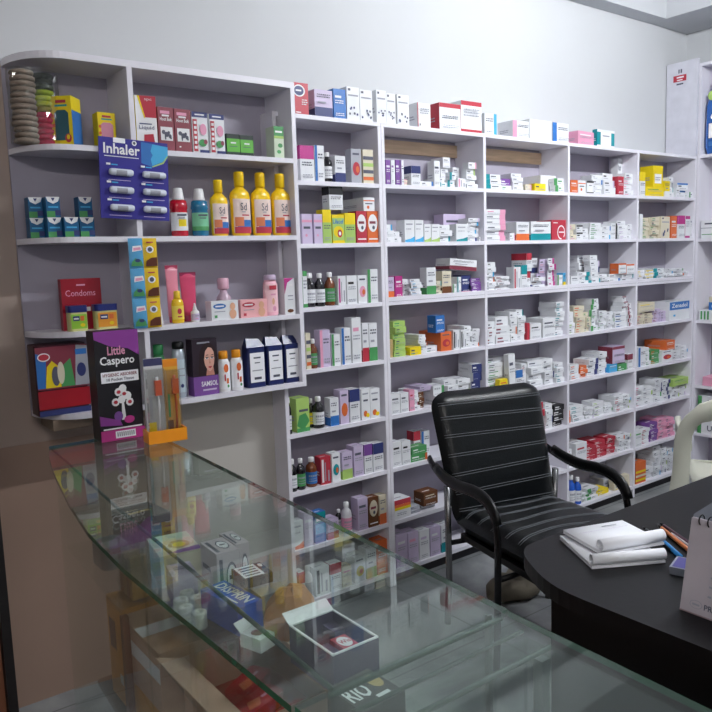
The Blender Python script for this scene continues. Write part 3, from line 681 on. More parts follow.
  ('c',1.988,2.098,0.0,0.071,0.135,1,'OC','stripes',0.111,0.0,0),
  ('s',2.109,2.199,0.0,0.071,0.074,2,'WE','t',0.131,0.0,0),
  ('s',2.211,2.292,0.0,0.071,0.195,6,'WE','t',0.142,0.0,0),
  ('s',2.298,2.363,0.0,0.071,0.174,6,'WE','t',0.115,0.0,0),
  ('s',2.369,2.435,0.0,0.071,0.155,6,'WE','t',0.146,0.0,0),
 ],
}

# ------------------------------------------------------------------ medicine stock
def bars(m, a0, b0, a1, b1, n, mt, rnd):
    """small print: n short bars."""
    h = (b1-b0)/n
    for i in range(n):
        x = a0
        while x < a1-.004:
            w = min(a1-x, rnd.uniform(.004, .012)); m.rect(x, b0+i*h+h*.25, x+w, b0+i*h+h*.7, mt); x += w+rnd.uniform(.0015, .003)
def front_print(m, w, h, base, acc, st, rnd):
    A = P(acc); ink = INKW if base in 'RBNUMDTGKHO' else INK; ink2 = INKW if ink is INKW else INKG
    if acc == base: A = ink
    if h < .045:      # the end of a flat box
        if st in 'lf': m.rect(0, 0, w*(.34 if st == 'l' else 1), h, A)
        if st == 'r': m.rect(w*.72, 0, w, h, A)
        if st in 'pe': m.rect(0, h*.78, w, h, A)
        if st == 't' and acc not in 'EK': m.rect(w*.08, h*.12, w*rnd.uniform(.3,.6), h*.3, A)
        a = w*.4 if st == 'l' else w*.1
        bb = ink if st != 'f' else INKW
        m.rect(a, h*.5, a+w*rnd.uniform(.22,.42), h*.68, bb if rnd.random() < .6 else A); bars(m, a, h*.18, w*.72 if st == 'r' else w*rnd.uniform(.5,.9), h*.36, 1, ink2, rnd)
        if st == 't' and acc in 'EK' and rnd.random() < .35: m.rect(w*.86, 0, w, h, P(rnd.choice('PSGTNLOIBB')))
        return
    if st == 't':
        m.rect(w*.12, h*.7, w*rnd.uniform(.6,.88), h*.78, A if (acc not in 'E') else ink); bars(m, w*.12, h*.5, w*.85, h*.64, 2, ink2, rnd); bars(m, w*.12, h*.08, w*.8, h*.2, 2, ink2, rnd)
    elif st == 'l': m.rect(0, 0, w*.26, h, A); bars(m, w*.34, h*.62, w*.92, h*.8, 2, ink, rnd); bars(m, w*.34, h*.1, w*.9, h*.26, 2, ink2, rnd)
    elif st == 'el': m.rect(0, 0, w*.06, h, A); bars(m, w*.2, h*.55, w*.85, h*.8, 3, INKG, rnd); m.rect(w*.1, h*.07, w*.18, h*.15, INK)
    elif st == 'r': m.rect(w*.76, 0, w, h, A); bars(m, w*.1, h*.6, w*.66, h*.8, 2, ink, rnd); bars(m, w*.1, h*.1, w*.6, h*.2, 1, ink2, rnd)
    elif st == 'p': m.rect(0, h*.62 if h > w else h*.84, w, h, A); bars(m, w*.12, h*.42, w*.85, h*.56, 2, INK, rnd); bars(m, w*.12, h*.08, w*.85, h*.2, 2, INKG, rnd)
    elif st == 'b': m.rect(0, 0, w, h*.36, A); bars(m, w*.12, h*.7, w*.85, h*.86, 2, INK, rnd); m.rect(w*.15, h*.5, w*.6, h*.56, INKG)
    elif st == 'pb': m.rect(0, 0, w, h*.1, A); m.rect(0, h*.86, w, h, A); bars(m, w*.12, h*.5, w*.85, h*.78, 3, INKG, rnd)
    elif st == 'e': m.rect(0, h*.72, w, h*.8, A); m.rect(w*.15, h*.5, w*.8, h*.58, INK); m.disc(w*.4, h*.28, w*.12, w*.12, A)
    elif st == 'n': pass
    elif st == 'c': m.rect(w*.15, h*.82, w*.8, h*.88, INK); m.disc(w*.5, h*.42, w*.36, h*.2, A); m.disc(w*.6, h*.4, w*.16, h*.1, P('O'))
    elif st == 'cb': m.rect(w*.12, h*.82, w*.8, h*.87, INKG); m.rect(w*.2, h*.6, w*.75, h*.66, INK); m.disc(w*.42, h*.2, w*.22, h*.1, A); m.disc(w*.7, h*.14, w*.2, h*.07, P('Y'))
    elif st == 's':
        m.rect(w*.1, h*.08, w*.3, h*.92, A); m.rect(w*.4, h*.12, w*.5, h*.8, INKG); m.rect(w*.7, h*.1, w*.85, h*.5, INKG)
    elif st == 'g':
        m.poly([(0,0),(w,0),(w,h*.26),(w*.6,h*.16),(w*.2,h*.12),(0,h*.1)], A); m.rect(w*.12, h*.78, w*.8, h*.84, INKG); bars(m, w*.12, h*.55, w*.7, h*.64, 1, INKG, rnd)
    elif st == 'dots':
        m.rect(w*.1, h*.88, w*.3, h*.95, INK); m.rect(w*.1, h*.72, w*.9, h*.77, INKG)
        for i in range(7): m.disc(w*rnd.uniform(.15,.85), h*rnd.uniform(.12,.42), w*.07, w*.08, INK if i % 2 else P('N'), 8)
    elif st == 'emblem':
        m.disc(w*.35, h*.75, w*.42, h*.19, INKW); m.disc(w*.33, h*.75, w*.34, h*.15, P('N')); m.rect(w*.1, h*.73, w*.5, h*.78, INKW); bars(m, w*.5, h*.3, w*.9, h*.5, 3, INKW, rnd); m.rect(w*.06, h*.05, w*.4, h*.08, INKW)
    elif st == 'oval': m.disc(w*.5, h*.62, w*.42, h*.28, INKW if base != 'H' else P('C')); m.rect(w*.2, h*.6, w*.75, h*.68, P('D')); m.disc(w*.55, h*.48, w*.12, h*.06, INK); m.rect(w*.1, h*.1, w*.9, h*.14, INKW)
    elif st == 'lilac': m.rect(0, h*.1, w, h*.88, P('I')); m.text('Lilacef', w*.05, h*.68, w*.95, h*.84, P('B'), True); m.disc(w*.5, h*.4, w*.42, h*.2, P('Y')); m.disc(w*.6, h*.34, w*.2, h*.14, P('R')); m.disc(w*.6, h*.34, w*.1, h*.07, INKW)
    elif st == 'leafy': m.rect(w*.2, h*.6, w*.9, h*.67, INK); m.poly([(0,h*.2),(w*.5,h*.05),(w,h*.3),(w*.7,h*.55),(w*.2,h*.5)], A); m.rect(0, 0, w, h*.12, A)
    elif st == 'loop':
        m.rect(w*.12, h*.84, w*.42, h*.88, INKW)
        for i in range(16):
            a, b = 2*PI*i/18-.8, 2*PI*(i+1)/18-.8
            m.poly([(w*(.66+.22*math.cos(a)), h*(.38+.3*math.sin(a))), (w*(.66+.27*math.cos(a)), h*(.38+.36*math.sin(a))), (w*(.66+.27*math.cos(b)), h*(.38+.36*math.sin(b))), (w*(.66+.22*math.cos(b)), h*(.38+.3*math.sin(b)))], INKW); m.k -= 1
        m.k += 1; m.rect(w*.5, h*.36, w*.86, h*.42, INKW)
    elif st == 'zen': m.rect(w*.02, h*.55, w*.98, h*.97, A); m.text('Zenadol', w*.12, h*.66, w*.88, h*.88, INKW, True); m.rect(w*.2, h*.2, w*.3, h*.3, P('S'))
    elif st == 'muscel': m.text('Muscel', w*.08, h*.68, w*.62, h*.84, INK, True); m.rect(w*.5, h*.3, w*.9, h*.36, INKG)
    elif st == 'frame': m.rect(0, 0, w, h*.1, A); m.rect(0, h*.85, w, h, A); m.rect(w*.2, h*.1, w*.8, h*.85, INKW); m.rect(w*.3, h*.6, w*.7, h*.68, INKG)
    elif st == 'lab': m.rect(w*.15, h*.18, w*.85, h*.62, INKW); bars(m, w*.22, h*.3, w*.75, h*.5, 2, INKG, rnd)
    elif st == 'bt': m.rect(0, h*.66, w, h, P('T')); m.rect(0, h*.3, w, h*.62, P('S')); m.rect(w*.1, h*.72, w*.8, h*.8, INKW)
    elif st == 'stripes':
        for i, c in enumerate('OYIG' if base != 'O' else 'YCY'): m.rect(0, h*(.1+.2*i), w, h*(.2+.2*i), P(c) if i % 2 == 0 or base == 'O' else INK)
    elif st == 'sunset': m.rect(0, h*.75, w, h, P('R')); m.rect(0, h*.6, w, h*.75, P('O')); m.rect(0, h*.46, w, h*.6, P('Y')); bars(m, w*.15, h*.15, w*.7, h*.35, 2, INKG, rnd)
def carton_mb(w, d, h, base, acc, st, rnd, mb=None, M=None):
    m = mb or MB(); B = P(base); n0 = len(m.v)
    m.box(-w/2, w/2, -d/2, d/2, 0, h, B)
    m.pl((-w/2, -d/2, 0), (1,0,0), (0,0,1), (0,-1,0)); front_print(m, w, h, base, acc, st, rnd)
    ink = INKW if base in 'RBNUMDTGKH' else INKG
    m.pl((-w/2, d/2, 0), (0,-1,0), (0,0,1), (-1,0,0))      # left side
    if st in ('l', 'p', 'b', 'pb', 'el') and h > .045 and acc != base:
        if st in 'p': m.rect(0, h*(.62 if h > w else .84), d, h, P(acc))
        if st == 'b': m.rect(0, 0, d, h*.3, P(acc))
        if st == 'pb' or (st == 'p' and h < w): m.rect(0, 0, d, h*.84, P(acc))
    if h > .03: bars(m, d*.15, h*.3, d*.75, h*.5, 2, ink, rnd)
    m.pl((-w/2, -d/2, h), (1,0,0), (0,1,0), (0,0,1))       # top
    if w > .02: m.rect(w*.12, d*.3, w*.65, d*.42, ink)
    if M:
        for i in range(n0, len(m.v)): m.v[i] = tuple(M @ Vector(m.v[i]))
    return m
def bottle_parts(name, w, h, loc, glassc, capc, lab, label, cat, group, slim=.42):
    """round medicine bottle: glass body, screw cap, paper label."""
    t = empty(name, loc, label, cat, group); r = w/2
    m = MB(); m.lathe([(r*.9,0),(r,.004),(r,h*.62),(r*.85,h*.72),(r*slim,h*.8),(r*slim,h*.86)], glassc, seg=18); m.build('bottle_body', t)
    m = MB(); m.lathe([(r*slim*1.15,h*.85),(r*slim*1.2,h*.86),(r*slim*1.2,h*.98),(r*slim*1.05,h)], capc, seg=16); m.build('cap', t)
    m = MB(); s = 18; rr = r*1.012
    for i in range(s//2+3):
        a, b = PI*.9+2*PI*i/s, PI*.9+2*PI*(i+1)/s
        m.face([(rr*math.cos(a), rr*math.sin(a), h*.12), (rr*math.cos(b), rr*math.sin(b), h*.12), (rr*math.cos(b), rr*math.sin(b), h*.52), (rr*math.cos(a), rr*math.sin(a), h*.52)], lab, True)
    rr *= 1.01
    for z0, z1 in ((.2,.23),(.28,.3),(.36,.42)):
        for i in range(2, 7):
            a, b = PI*.95+2*PI*i/s, PI*.95+2*PI*(i+.8)/s
            m.face([(rr*math.cos(a), rr*math.sin(a), h*z0), (rr*math.cos(b), rr*math.sin(b), h*z0), (rr*math.cos(b), rr*math.sin(b), h*z1), (rr*math.cos(a), rr*math.sin(a), h*z1)], INKG)
    m.build('label', t)
    return t
ORD = ['first','second','third','fourth','fifth','sixth','seventh','eighth','ninth','tenth','eleventh','twelfth','thirteenth','fourteenth','fifteenth','sixteenth','seventeenth','eighteenth']
BAYN = dict(b1='narrow bay', b2='second bay', b3='third bay', b4='fourth bay', b5='last bay')
ROWN = ['top of shelves', 'first shelf', 'second shelf', 'third shelf', 'fourth shelf', 'fifth shelf', 'sixth shelf', 'seventh shelf', 'bottom shelf']
STW = dict(t='print', l='left stripe', r='right band', p='top band', b='lower band', pb='edges', e='stripe', n='face', c='picture', cb='fruit picture', s='stripes',
           g='swoosh', dots='dots', emblem='oval emblem', oval='oval', lilac='lettering', leafy='leaf shape', loop='looped logo', zen='banner', muscel='lettering', frame='frame', lab='label',
           bt='blocks', stripes='stripes', sunset='bands', el='edge', f='face')
GLS = dict(K=mat('dark_bottle', (26,24,30), .12, spec=.7), H=mat('amber_bottle', (112,58,30), .12, spec=.7), W=mat('white_bottle', (226,226,232), .3),
           B=mat('blue_bottle', (40,90,190), .25))
def col(k): return PAL[k][0]
rnd = random.Random(11)
flat = []   # (visible size, builder)
CAM = Vector((-2.12, -2.6, 1.517))
for (r, b), items in STOCK.items():
    order = sorted(range(len(items)), key=lambda i: items[i][1])
    for rank, i in enumerate(order):
        kind, X0, X1, f, z, h, n, cc, st, d, ang, atop = items[i]
        w = X1-X0-.001; base, acc = cc[0], cc[1]; cx = (X0+X1)/2; y = .012+f+d/2
        where = f"{ORD[rank]} from left, {ROWN[r]}, {BAYN[b]}"
        if kind == 'o':
            wb = min(w, .05)
            caps = dict(W=CAPW, P=mat('pink_cap', (232,150,180), .35), G=CAPW, Y=CAPW, B=CAPW)
            bottle_parts('medicine_bottle', wb, h, (cx, .012+f+wb/2, z), GLS.get(base, GLS['W']), CAPW, P(acc) if acc != base else PAPER,
                         f"{col(base)} medicine bottle with {col(acc)} label, {where}", 'bottle', 'medicine bottles on the shelves')
        elif kind == 'c':
            m = carton_mb(w, d, h, base, acc, st, rnd)
            a = math.radians(ang) if ang else rnd.uniform(-.02, .02)
            rot = (0, 0, a)
            if cc == 'WD' and st == 'b': rot = (0, math.radians(5), 0)
            if cc == 'WE' and st == 't' and r == 5 and h > .12: rot = (0, math.radians(-3), 0)
            o = m.build('medicine_carton', loc=(cx, y+(.002 if ang == 0 else .004), z), rot=rot)
            tag(o, f"{col(base)} carton with {col(acc) if acc != base else 'plain'} {STW[st]}, {where}", 'carton', f"cartons on the {ROWN[r] if r else 'top of the shelves'}, {BAYN[b]}")
        else:
            hb = h/n
            for k in range(n):
                jx = rnd.uniform(-.007, .007) if (k and w < .12) else 0; ja = rnd.uniform(-.11, .11) if k and w < .12 else rnd.uniform(-.04, .04)
                jy = rnd.uniform(0, .02)
                up = 'only box' if n == 1 else ('lowest' if k == 0 else 'topmost' if k == n-1 else ORD[k]+' up')
                lab = f"{col(base)} box with {col(acc) if acc != base else 'plain'} {'end' if st in 'tlrpe' else STW[st]}, {up}, {ORD[rank]} stack, {ROWN[r]}, {BAYN[b]}"
                dist = (Vector((cx, 0, z))-CAM).length
                # hidden behind another stack?
                hid = any(j is not items[i] and j[3] < f and j[1] < cx < j[2] and j[4]+j[5] > z+hb*(k+.5) for j in items)
                flat.append(((w*hb/dist**2)*(0 if hid else 1), w, d-.022, hb-.0006, base, acc, st, (cx+jx, y+jy-.004, z+hb*k), ja, lab, f"medicine boxes on the {ROWN[r]}, {BAYN[b]}"))
flat.sort(key=lambda q: -q[0])
rest = MB()
for i, (s, w, d, h, base, acc, st, loc, a, lab, grp) in enumerate(flat):
    if i < 300:
        o = carton_mb(w, d, h, base, acc, st, rnd).build('medicine_box', loc=loc, rot=a); tag(o, lab, 'box', grp)
    else:
        carton_mb(w, d, h, base, acc, st, rnd, rest, Matrix.Translation(loc) @ Matrix.Rotation(a, 4, 'Z'))
tag(rest.build('small_medicine_boxes'), 'many small white medicine boxes stacked in the farther shelf compartments', 'boxes', kind='stuff')

# extra things in the side unit at right
def simple_box(name, x0, x1, y0, y1, z0, z1, base, label, cat='box', fn=None, rot=0, group=None, extra=None):
    w, d, h = x1-x0, y1-y0, z1-z0; m = MB()
    m.box(-w/2, w/2, -d/2, d/2, 0, h, base if not isinstance(base, str) else P(base))
    if fn: fn(m, w, d, h)
    return tag(m.build(name, loc=((x0+x1)/2, (y0+y1)/2, z0), rot=rot), label, cat, group)
def leftface(m, w, d, h): return m.pl((-w/2, d/2, 0), (0,-1,0), (0,0,1), (-1,0,0))
def topface(m, w, d, h): return m.pl((-w/2, -d/2, h), (1,0,0), (0,1,0), (0,0,1))
def frontface(m, w, d, h): return m.pl((-w/2, -d/2, 0), (1,0,0), (0,0,1), (0,-1,0))
def fA(m, w, d, h): leftface(m,w,d,h); m.rect(d*.08,h*.78,d*.5,h*.86,INK); m.rect(0,h*.56,d,h*.6,INKG); m.rect(d*.02,h*.2,d*.98,h*.24,P('G'))
simple_box('storage_carton', 2.61, 2.76, -.33, -.03, 1.587, 1.70, 'W', 'long white carton with a green line on the upper side unit shelf', 'carton', fA)
def fB(m, w, d, h):
    leftface(m,w,d,h)
    for k in range(3): m.rect(.012+k*.022, h*.08, .024+k*.022, h*.92, P('G'))
    m.rect(.09, h*.5, .2, h*.65, INK)
simple_box('storage_carton', 2.61, 2.76, -.30, -.03, 1.06, 1.125, 'W', 'white carton with three green stripes lying in the side unit', 'carton', fB)
def fC(m, w, d, h): leftface(m,w,d,h); m.rect(0,0,d,h*.6,P('B')); m.rect(d*.1,h*.2,d*.6,h*.4,INKW)
simple_box('storage_carton', 2.64, 2.76, -.28, -.08, 1.126, 1.21, 'C', 'cream carton with blue lower half on top of the striped carton', 'carton', fC)
for k in range(3):
    simple_box('pink_packet', 2.62, 2.75, -.22+.004*k, -.06, .629+.02*k, .649+.02*k-.001, 'P', f'pink packet in the side unit above the plastic chair, {["lowest","middle","top"][k]} of three', 'packet', group='pink packets', rot=.04*k)
def fD(m, w, d, h): leftface(m,w,d,h); m.text('UNDE', d*.25, h*.25, d*.8, h*.7, INK, True); m.rect(0,0,d*.1,h,P('G'))
for k in range(3):
    simple_box('storage_carton', 2.61, 2.75, -.30, -.04, .309+.085*k, .392+.085*k, 'W', f'white carton with UNDE lettering and green edge, {["lowest","middle","topmost"][k]} behind the plastic chair', 'carton', fD, group='cartons behind the plastic chair')
# blue pouch on the upper side shelf
m = MB(); pr = [(-.09,0),(.09,0),(.1,.05),(.095,.3),(.06,.46),(.02,.49),(-.02,.49),(-.06,.46),(-.095,.3),(-.1,.05)]
n = len(pr); FB = mat('blue_pouch_film', (24,84,160), .25, spec=.6, bump=.1, bscale=20)
vs = [(-.005 if z > .4 else (-.03 if 0 < z < .4 else -.02), y, z) for y, z in pr]+[(.005 if z > .4 else (.03 if 0 < z < .4 else .02), y, z) for y, z in pr]
m.mesh(vs, [tuple(range(n)), tuple(reversed(range(n, 2*n)))]+[(i+n, (i+1) % n+n, (i+1) % n, i) for i in range(n)], FB)
m.pl((-.031, .1, 0), (0,-1,0), (0,0,1), (-1,0,0)); m.rect(.02,.1,.18,.19,INKW); m.disc(.04,.36,.03,.03,P('I')); m.rect(.02,.05,.18,.08,P('B'))
m.text('CO', .03, .21, .13, .25, PAPER, True)
tag(m.build('blue_pouch', loc=(2.66, -.135, 2.115)), 'tall blue plastic pouch standing on the upper right side shelf', 'pouch')

# ------------------------------------------------------------------ cosmetics shelf contents
Yf = -.085
def hero(name, x0, x1, z0, z1, d, base, label, fn, cat='carton', y=Yf, rot=0, group=None):
    return simple_box(name, x0, x1, y, y+d, z0, z1, base, label, cat, fn, rot, group)
Z1, Z2, Z3, Z4 = [z+T for z in CZ[1:]]
# stacked bath sponges in a clear sleeve
t = empty('sponge_pack', (-1.427, -.008, Z1), 'clear sleeve of stacked round sponges, tan, green and red, at the rounded shelf end', 'sponges')
SC = [('tan_sponge', (132,112,96))]*9
rr = random.Random(9)
for k in range(13):
    q = rr.uniform(.94, 1.05); m = MB(); m.lathe([(.028*q,0),(.037*q,.003),(.039*q,.0085),(.037*q,.0145),(.028*q,.017)], mat('tan_sponge', (138,124,112), .8, bump=.3, bscale=90), seg=20); m.build('sponge', t, loc=(-.041+rr.uniform(-.002,.002), -.01, .004+.0174*k))
cols = [(190,30,76)]*6+[(150,140,40), (176,186,44), (176,190,40), (150,170,40), (58,64,50), (40,44,40), (40,44,40)]
for k, c in enumerate(cols):
    q = rr.uniform(.95, 1.05); m = MB(); m.lathe([(.024*q,0),(.032*q,.003),(.034*q,.0085),(.032*q,.0145),(.024*q,.017)], mat('sponge_%d_%d' % (c[0], c[1]), c, .8, bump=.3, bscale=90), seg=20); m.build('sponge', t, loc=(.024, .008, .004+.0174*k))
rr = random.Random(3); m = MB(); seg = 40; vs = []; fs = []; lev = 14
for j in range(lev+1):
    for i in range(seg):
        a = 2*PI*i/seg; q = 1+rr.uniform(-.045, .045); vs.append((math.cos(a)*.0775*q-.008, math.sin(a)*.047*q-.002, 0.003+.232*j/lev))
for j in range(lev):
    for i in range(seg): fs.append((j*seg+i, j*seg+(i+1) % seg, (j+1)*seg+(i+1) % seg, (j+1)*seg+i))
m.mesh(vs, fs, FILM); m.build('plastic_sleeve', t)
def toybox(win):
    def fn(m, w, d, h):
        frontface(m,w,d,h); m.rect(0,h*.70,w,h,P('Y')); m.rect(w*.25,h*.86,w*.75,h*.92,P('R')); m.rect(w*.2,h*.79,w*.8,h*.83,P('T'))
        m.poly([(w*.16,h*.12),(w*.84,h*.12),(w*.84,h*.66),(w*.7,h*.72),(w*.3,h*.72),(w*.16,h*.66)], win)
        for q in (.2,.42,.6): m.disc(w*.1,h*q,w*.08,w*.09,P('O'),10)
        m.disc(w*.78,h*.16,w*.16,h*.09,P('R'),12)
        m.disc(w*.78,h*.18,w*.08,h*.05,P('Y'),10)
        m.pl((w/2, -d/2, 0), (0,1,0), (0,0,1), (1,0,0)); m.rect(0,0,d,h*.72,P('B'))
    return fn
hero('feeding_bottle_box', -1.374, -1.306, Z1, Z1+.158, .07, P('Y'), 'large yellow window box with teal window and blue side beside the sponges', toybox(mat('teal_window', (50,92,104), .2)), 'box', rot=-.72, y=-.055)
hero('feeding_bottle_box', -1.252, -1.193, Z1, Z1+.116, .05, P('Y'), 'small yellow box with pink window just above the blue inhaler card', toybox(mat('pink_window', (206,140,160), .25)), 'box', y=-.06)
def f1(m, w, d, h):
    frontface(m,w,d,h); m.rect(0,0,w,h,INKW); m.poly([(w*.2,h),(w,h),(w,h*.6),(w*.45,h*.6)],P('R')); m.poly([(w*.35,h*.28),(w*.8,h*.3),(w*.9,0),(w*.3,0)],P('R')); m.poly([(w*.1,h),(w*.2,h),(w*.45,h*.6),(w*.4,h*.58)],P('Y')); m.rect(w*.15,h*.47,w*.75,h*.49,P('N'))
    m.text('Liquid', w*.12, h*.36, w*.85, h*.45, P('N')); m.text('spc', w*.45, h*.9, w*.8, h*.95, INKW)
hero('liquid_carton', -1.128, -1.057, Z1, Z1+.178, .05, P('Y'), 'tall red and white carton with a yellow edge beside the divider', f1, rot=-.08)
MAR = mat('dusty_maroon', (140,68,80), .45)
def f2(m, w, d, h):
    frontface(m,w,d,h); m.rect(w*.15,h*.85,w*.75,h*.92,P('P')); m.text('Hoot Bok', w*.12,h*.69,w*.88,h*.77,INKW,True); m.rect(w*.25,h*.79,w*.7,h*.83,INKW); m.rect(w*.12,h*.24,w*.88,h*.55,INKW)
    for a, b, c, e in ((.3,.43,.12,.05),(.5,.38,.16,.06),(.7,.34,.1,.05),(.4,.32,.05,.07),(.62,.42,.08,.04),(.74,.3,.06,.03)): m.disc(w*a,h*b,w*c,h*e,INK,10)
    m.rect(w*.2,h*.1,w*.3,h*.13,INKW)
hero('balm_carton', -1.053, -.996, Z1, Z1+.147, .05, MAR, 'dusty maroon carton with a black picture, left of two', f2, group='maroon cartons')
hero('balm_carton', -.993, -.932, Z1, Z1+.146, .05, MAR, 'dusty maroon carton with a black picture, right of two', f2, group='maroon cartons')
def f3(m, w, d, h):
    frontface(m,w,d,h); m.rect(0,h*.87,w,h,P('N')); m.rect(w*.2,h*.92,w*.8,h*.95,INKW); m.rect(w*.05,h*.04,w*.32,h*.82,P('R'))
    for k in range(6): m.rect(w*.1,h*(.1+.12*k),w*.27,h*(.17+.12*k),INKW)
    m.disc(w*.68,h*.58,w*.22,h*.14,P('P')); m.disc(w*.62,h*.25,w*.25,h*.09,P('G')); m.disc(w*.8,h*.28,w*.12,h*.06,P('D')); m.rect(w*.4,0,w,h*.08,P('N'))
hero('toothpaste_carton', -.928, -.868, Z1, Z1+.142, .045, 'W', 'white carton with red spine and pink flower, beside the maroon cartons', f3, group='flower cartons')
hero('toothpaste_carton', -.860, -.802, Z1, Z1+.140, .045, 'W', 'white carton with red spine and pink flower, beside the small green boxes', f3, group='flower cartons')
def f4(m, w, d, h): frontface(m,w,d,h); m.rect(0,h*.16,w,h*.78,mat('leaf_green', (98,178,66),.45)); m.rect(w*.3,h*.55,w*.7,h*.62,INKW); m.rect(w*.2,h*.4,w*.8,h*.43,INK)
hero('soap_box', -.795, -.741, Z1, Z1+.076, .07, mat('dark_green_black', (30,44,40), .4), 'small black box with a green band, left of two', f4, 'box', group='green banded boxes')
hero('soap_box', -.739, -.685, Z1, Z1+.075, .07, mat('dark_green_black', (30,44,40), .4), 'small black box with a green band, right of two', f4, 'box', group='green banded boxes')
def f5(m, w, d, h): frontface(m,w,d,h); m.rect(0,h*.7,w,h,P('G')); m.rect(w*.15,h*.8,w*.85,h*.86,INKW); m.rect(0,h*.62,w,h*.7,P('I')); m.disc(w*.6,h*.4,w*.25,h*.07,P('G'),10); m.disc(w*.45,h*.2,w*.22,h*.06,P('G'),10)
hero('herbal_carton', -.594, -.551, Z1, Z1+.118, .06, mat('pale_green', (206,220,196), .45), 'pale green and white carton alone at the right end of the upper shelf', f5)

# inhaler card hanging in front of the shelf
t = empty('hanging_inhaler_card', (-1.162, -.106, 1.68), 'dark blue inhaler display card with six white tubes hanging from the shelf', 'display card', rot=.02)
t.rotation_euler = (0, math.radians(2.2), .02)
NV = mat('inhaler_navy', (50,44,140), .4); m = MB(); w, h = .238, .262
m.box(-w/2, w/2, -.002, .002, 0, h, NV); m.pl((-w/2, -.002, 0), (1,0,0), (0,0,1), (0,-1,0))
m.poly([(w*.60,h*.72),(w*.76,h*.68),(w*.92,h*.74),(w,h*.82),(w,h*.955),(w*.6,h*.985)], P('B')); m.poly([(w*.76,h*.70),(w*.92,h*.76),(w,h*.84),(w,h*.95),(w*.77,h*.97),(w*.74,h*.88),(w*.77,h*.83),(w*.74,h*.78)], P('S'))
m.poly([(w*.76,h*.675),(w*.93,h*.735),(w,h*.83),(w*.99,h*.84),(w*.92,h*.755),(w*.76,h*.69)], P('I'))
m.text('Inhaler', w*.06, h*.80, w*.58, h*.93, INKW, True); m.rect(w*.07,h*.765,w*.56,h*.775,INKW); m.rect(w*.2,h*.94,w*.37,h*1.0,PAPER); m.disc(w*.5,h*.955,w*.035,w*.035,INKW); m.disc(w*.5,h*.955,w*.02,w*.02,INK)
for cx in (.09,.58):
    for cz in (.66,.44,.22): m.rect(w*cx,h*cz,w*(cx+.06),h*(cz+.025),INKW); m.rect(w*(cx+.07),h*cz,w*(cx+.16),h*(cz+.015),P('S')); m.rect(w*(cx+.02),h*(cz-.185),w*(cx+.34),h*(cz-.178),P('L'))
m.build('card', t)
TUB = mat('inhaler_tube_white', (214,220,232), .25); n6 = 0
for cx in (.29,.77):
    for cz in (.575,.355,.135):
        m = MB(); M = Matrix.Translation((w*(cx-.5), -.011, h*cz)) @ Matrix.Rotation(PI/2, 4, 'Y')
        m.lathe([(.004,-.041),(.009,-.039),(.0115,-.032),(.0115,.032),(.009,.039),(.004,.041)], TUB, seg=14, M=M); tb = m.build('inhaler_tube', t)
        m = MB()
        for i in range(5):
            a, b = math.radians(200+28*i), math.radians(228+28*i); R_ = .0119
            m.face([(w*(cx-.5)-.02, -.011+R_*math.cos(a-PI/2+PI*.25), h*cz+R_*math.sin(a-PI/2+PI*.25)), (w*(cx-.5)+.016, -.011+R_*math.cos(a-PI/2+PI*.25), h*cz+R_*math.sin(a-PI/2+PI*.25)),
                    (w*(cx-.5)+.016, -.011+R_*math.cos(b-PI/2+PI*.25), h*cz+R_*math.sin(b-PI/2+PI*.25)), (w*(cx-.5)-.02, -.011+R_*math.cos(b-PI/2+PI*.25), h*cz+R_*math.sin(b-PI/2+PI*.25))], INKG)
        m.build('print_band', tb)

# cold rub boxes
def f6(m, w, d, h):
    frontface(m,w,d,h); m.poly([(0,h),(w*.12,h*.78),(w*.5,h*.66),(w*.88,h*.78),(w,h)], INKW); m.poly([(w*.36,h*.95),(w*.5,h*.78),(w*.64,h*.95)], P('N')); m.rect(w*.12,h*.46,w*.85,h*.54,P('S')); m.rect(0,0,w*.6,h*.3,P('G')); m.rect(w*.6,h*.1,w,h*.35,P('N'))
CRB = mat('cold_rub_blue', (18,92,140), .4)
for i, (x0, x1, yy, up) in enumerate([(-1.478,-1.434,-.005,0),(-1.432,-1.388,-.04,0),(-1.385,-1.339,-.06,0),(-1.336,-1.289,-.062,0),(-1.477,-1.434,-.003,1),(-1.431,-1.388,-.038,1),(-1.335,-1.291,-.06,1)]):
    hero('cold_rub_box', x0, x1, Z2+.066*up, Z2+.065+.066*up, .048, CRB, 'small blue and green cold rub box, ' + ['lower row far left','lower row second from left','lower row third from left','lower row far right','upper row far left','upper row middle','upper row right, alone'][i], f6, 'box', y=yy, group='cold rub boxes')
def mouthwash(x, c, lc, label):
    t = empty('mouthwash_bottle', (x, -.052, Z2), label, 'bottle')
    m = MB(); m.lathe([(.027,0),(.031,.005),(.031,.085),(.030,.095),(.033,.10),(.030,.125),(.019,.13),(.019,.14)], mat(label[:8].strip()+'_liquid', c, .12, spec=.7), seg=24, sy=.75); m.build('bottle_body', t)
    m = MB(); m.lathe([(.022,.128),(.021,.133),(.016,.168),(.014,.170)], CAPW, seg=20); m.build('cap', t)
    m = MB(); s = 16
    for i in range(s):
        a, b = PI+PI*i/s, PI+PI*(i+1)/s; R_ = .0316
        for z0, z1, mm in ((.02,.035,P('W') if lc == 'W' else P('G')),(.035,.06,P('Y') if (lc == 'W' and 5 < i < 11) else mm0(lc)),(.06,.084,mm0(lc))):
            m.face([(R_*math.cos(a),R_*.76*math.sin(a),z0),(R_*math.cos(b),R_*.76*math.sin(b),z0),(R_*math.cos(b),R_*.76*math.sin(b),z1),(R_*math.cos(a),R_*.76*math.sin(a),z1)], mm, True)
    m.pl((-.018,-.0246,.06),(1,0,0),(0,0,1),(0,-1,0)); m.rect(0,.012,.036,.018,INK); m.rect(.004,.003,.03,.006,INK); m.build('label', t)
def mm0(c): return P('W') if c == 'W' else mat('mint_label', (120,190,150), .5)
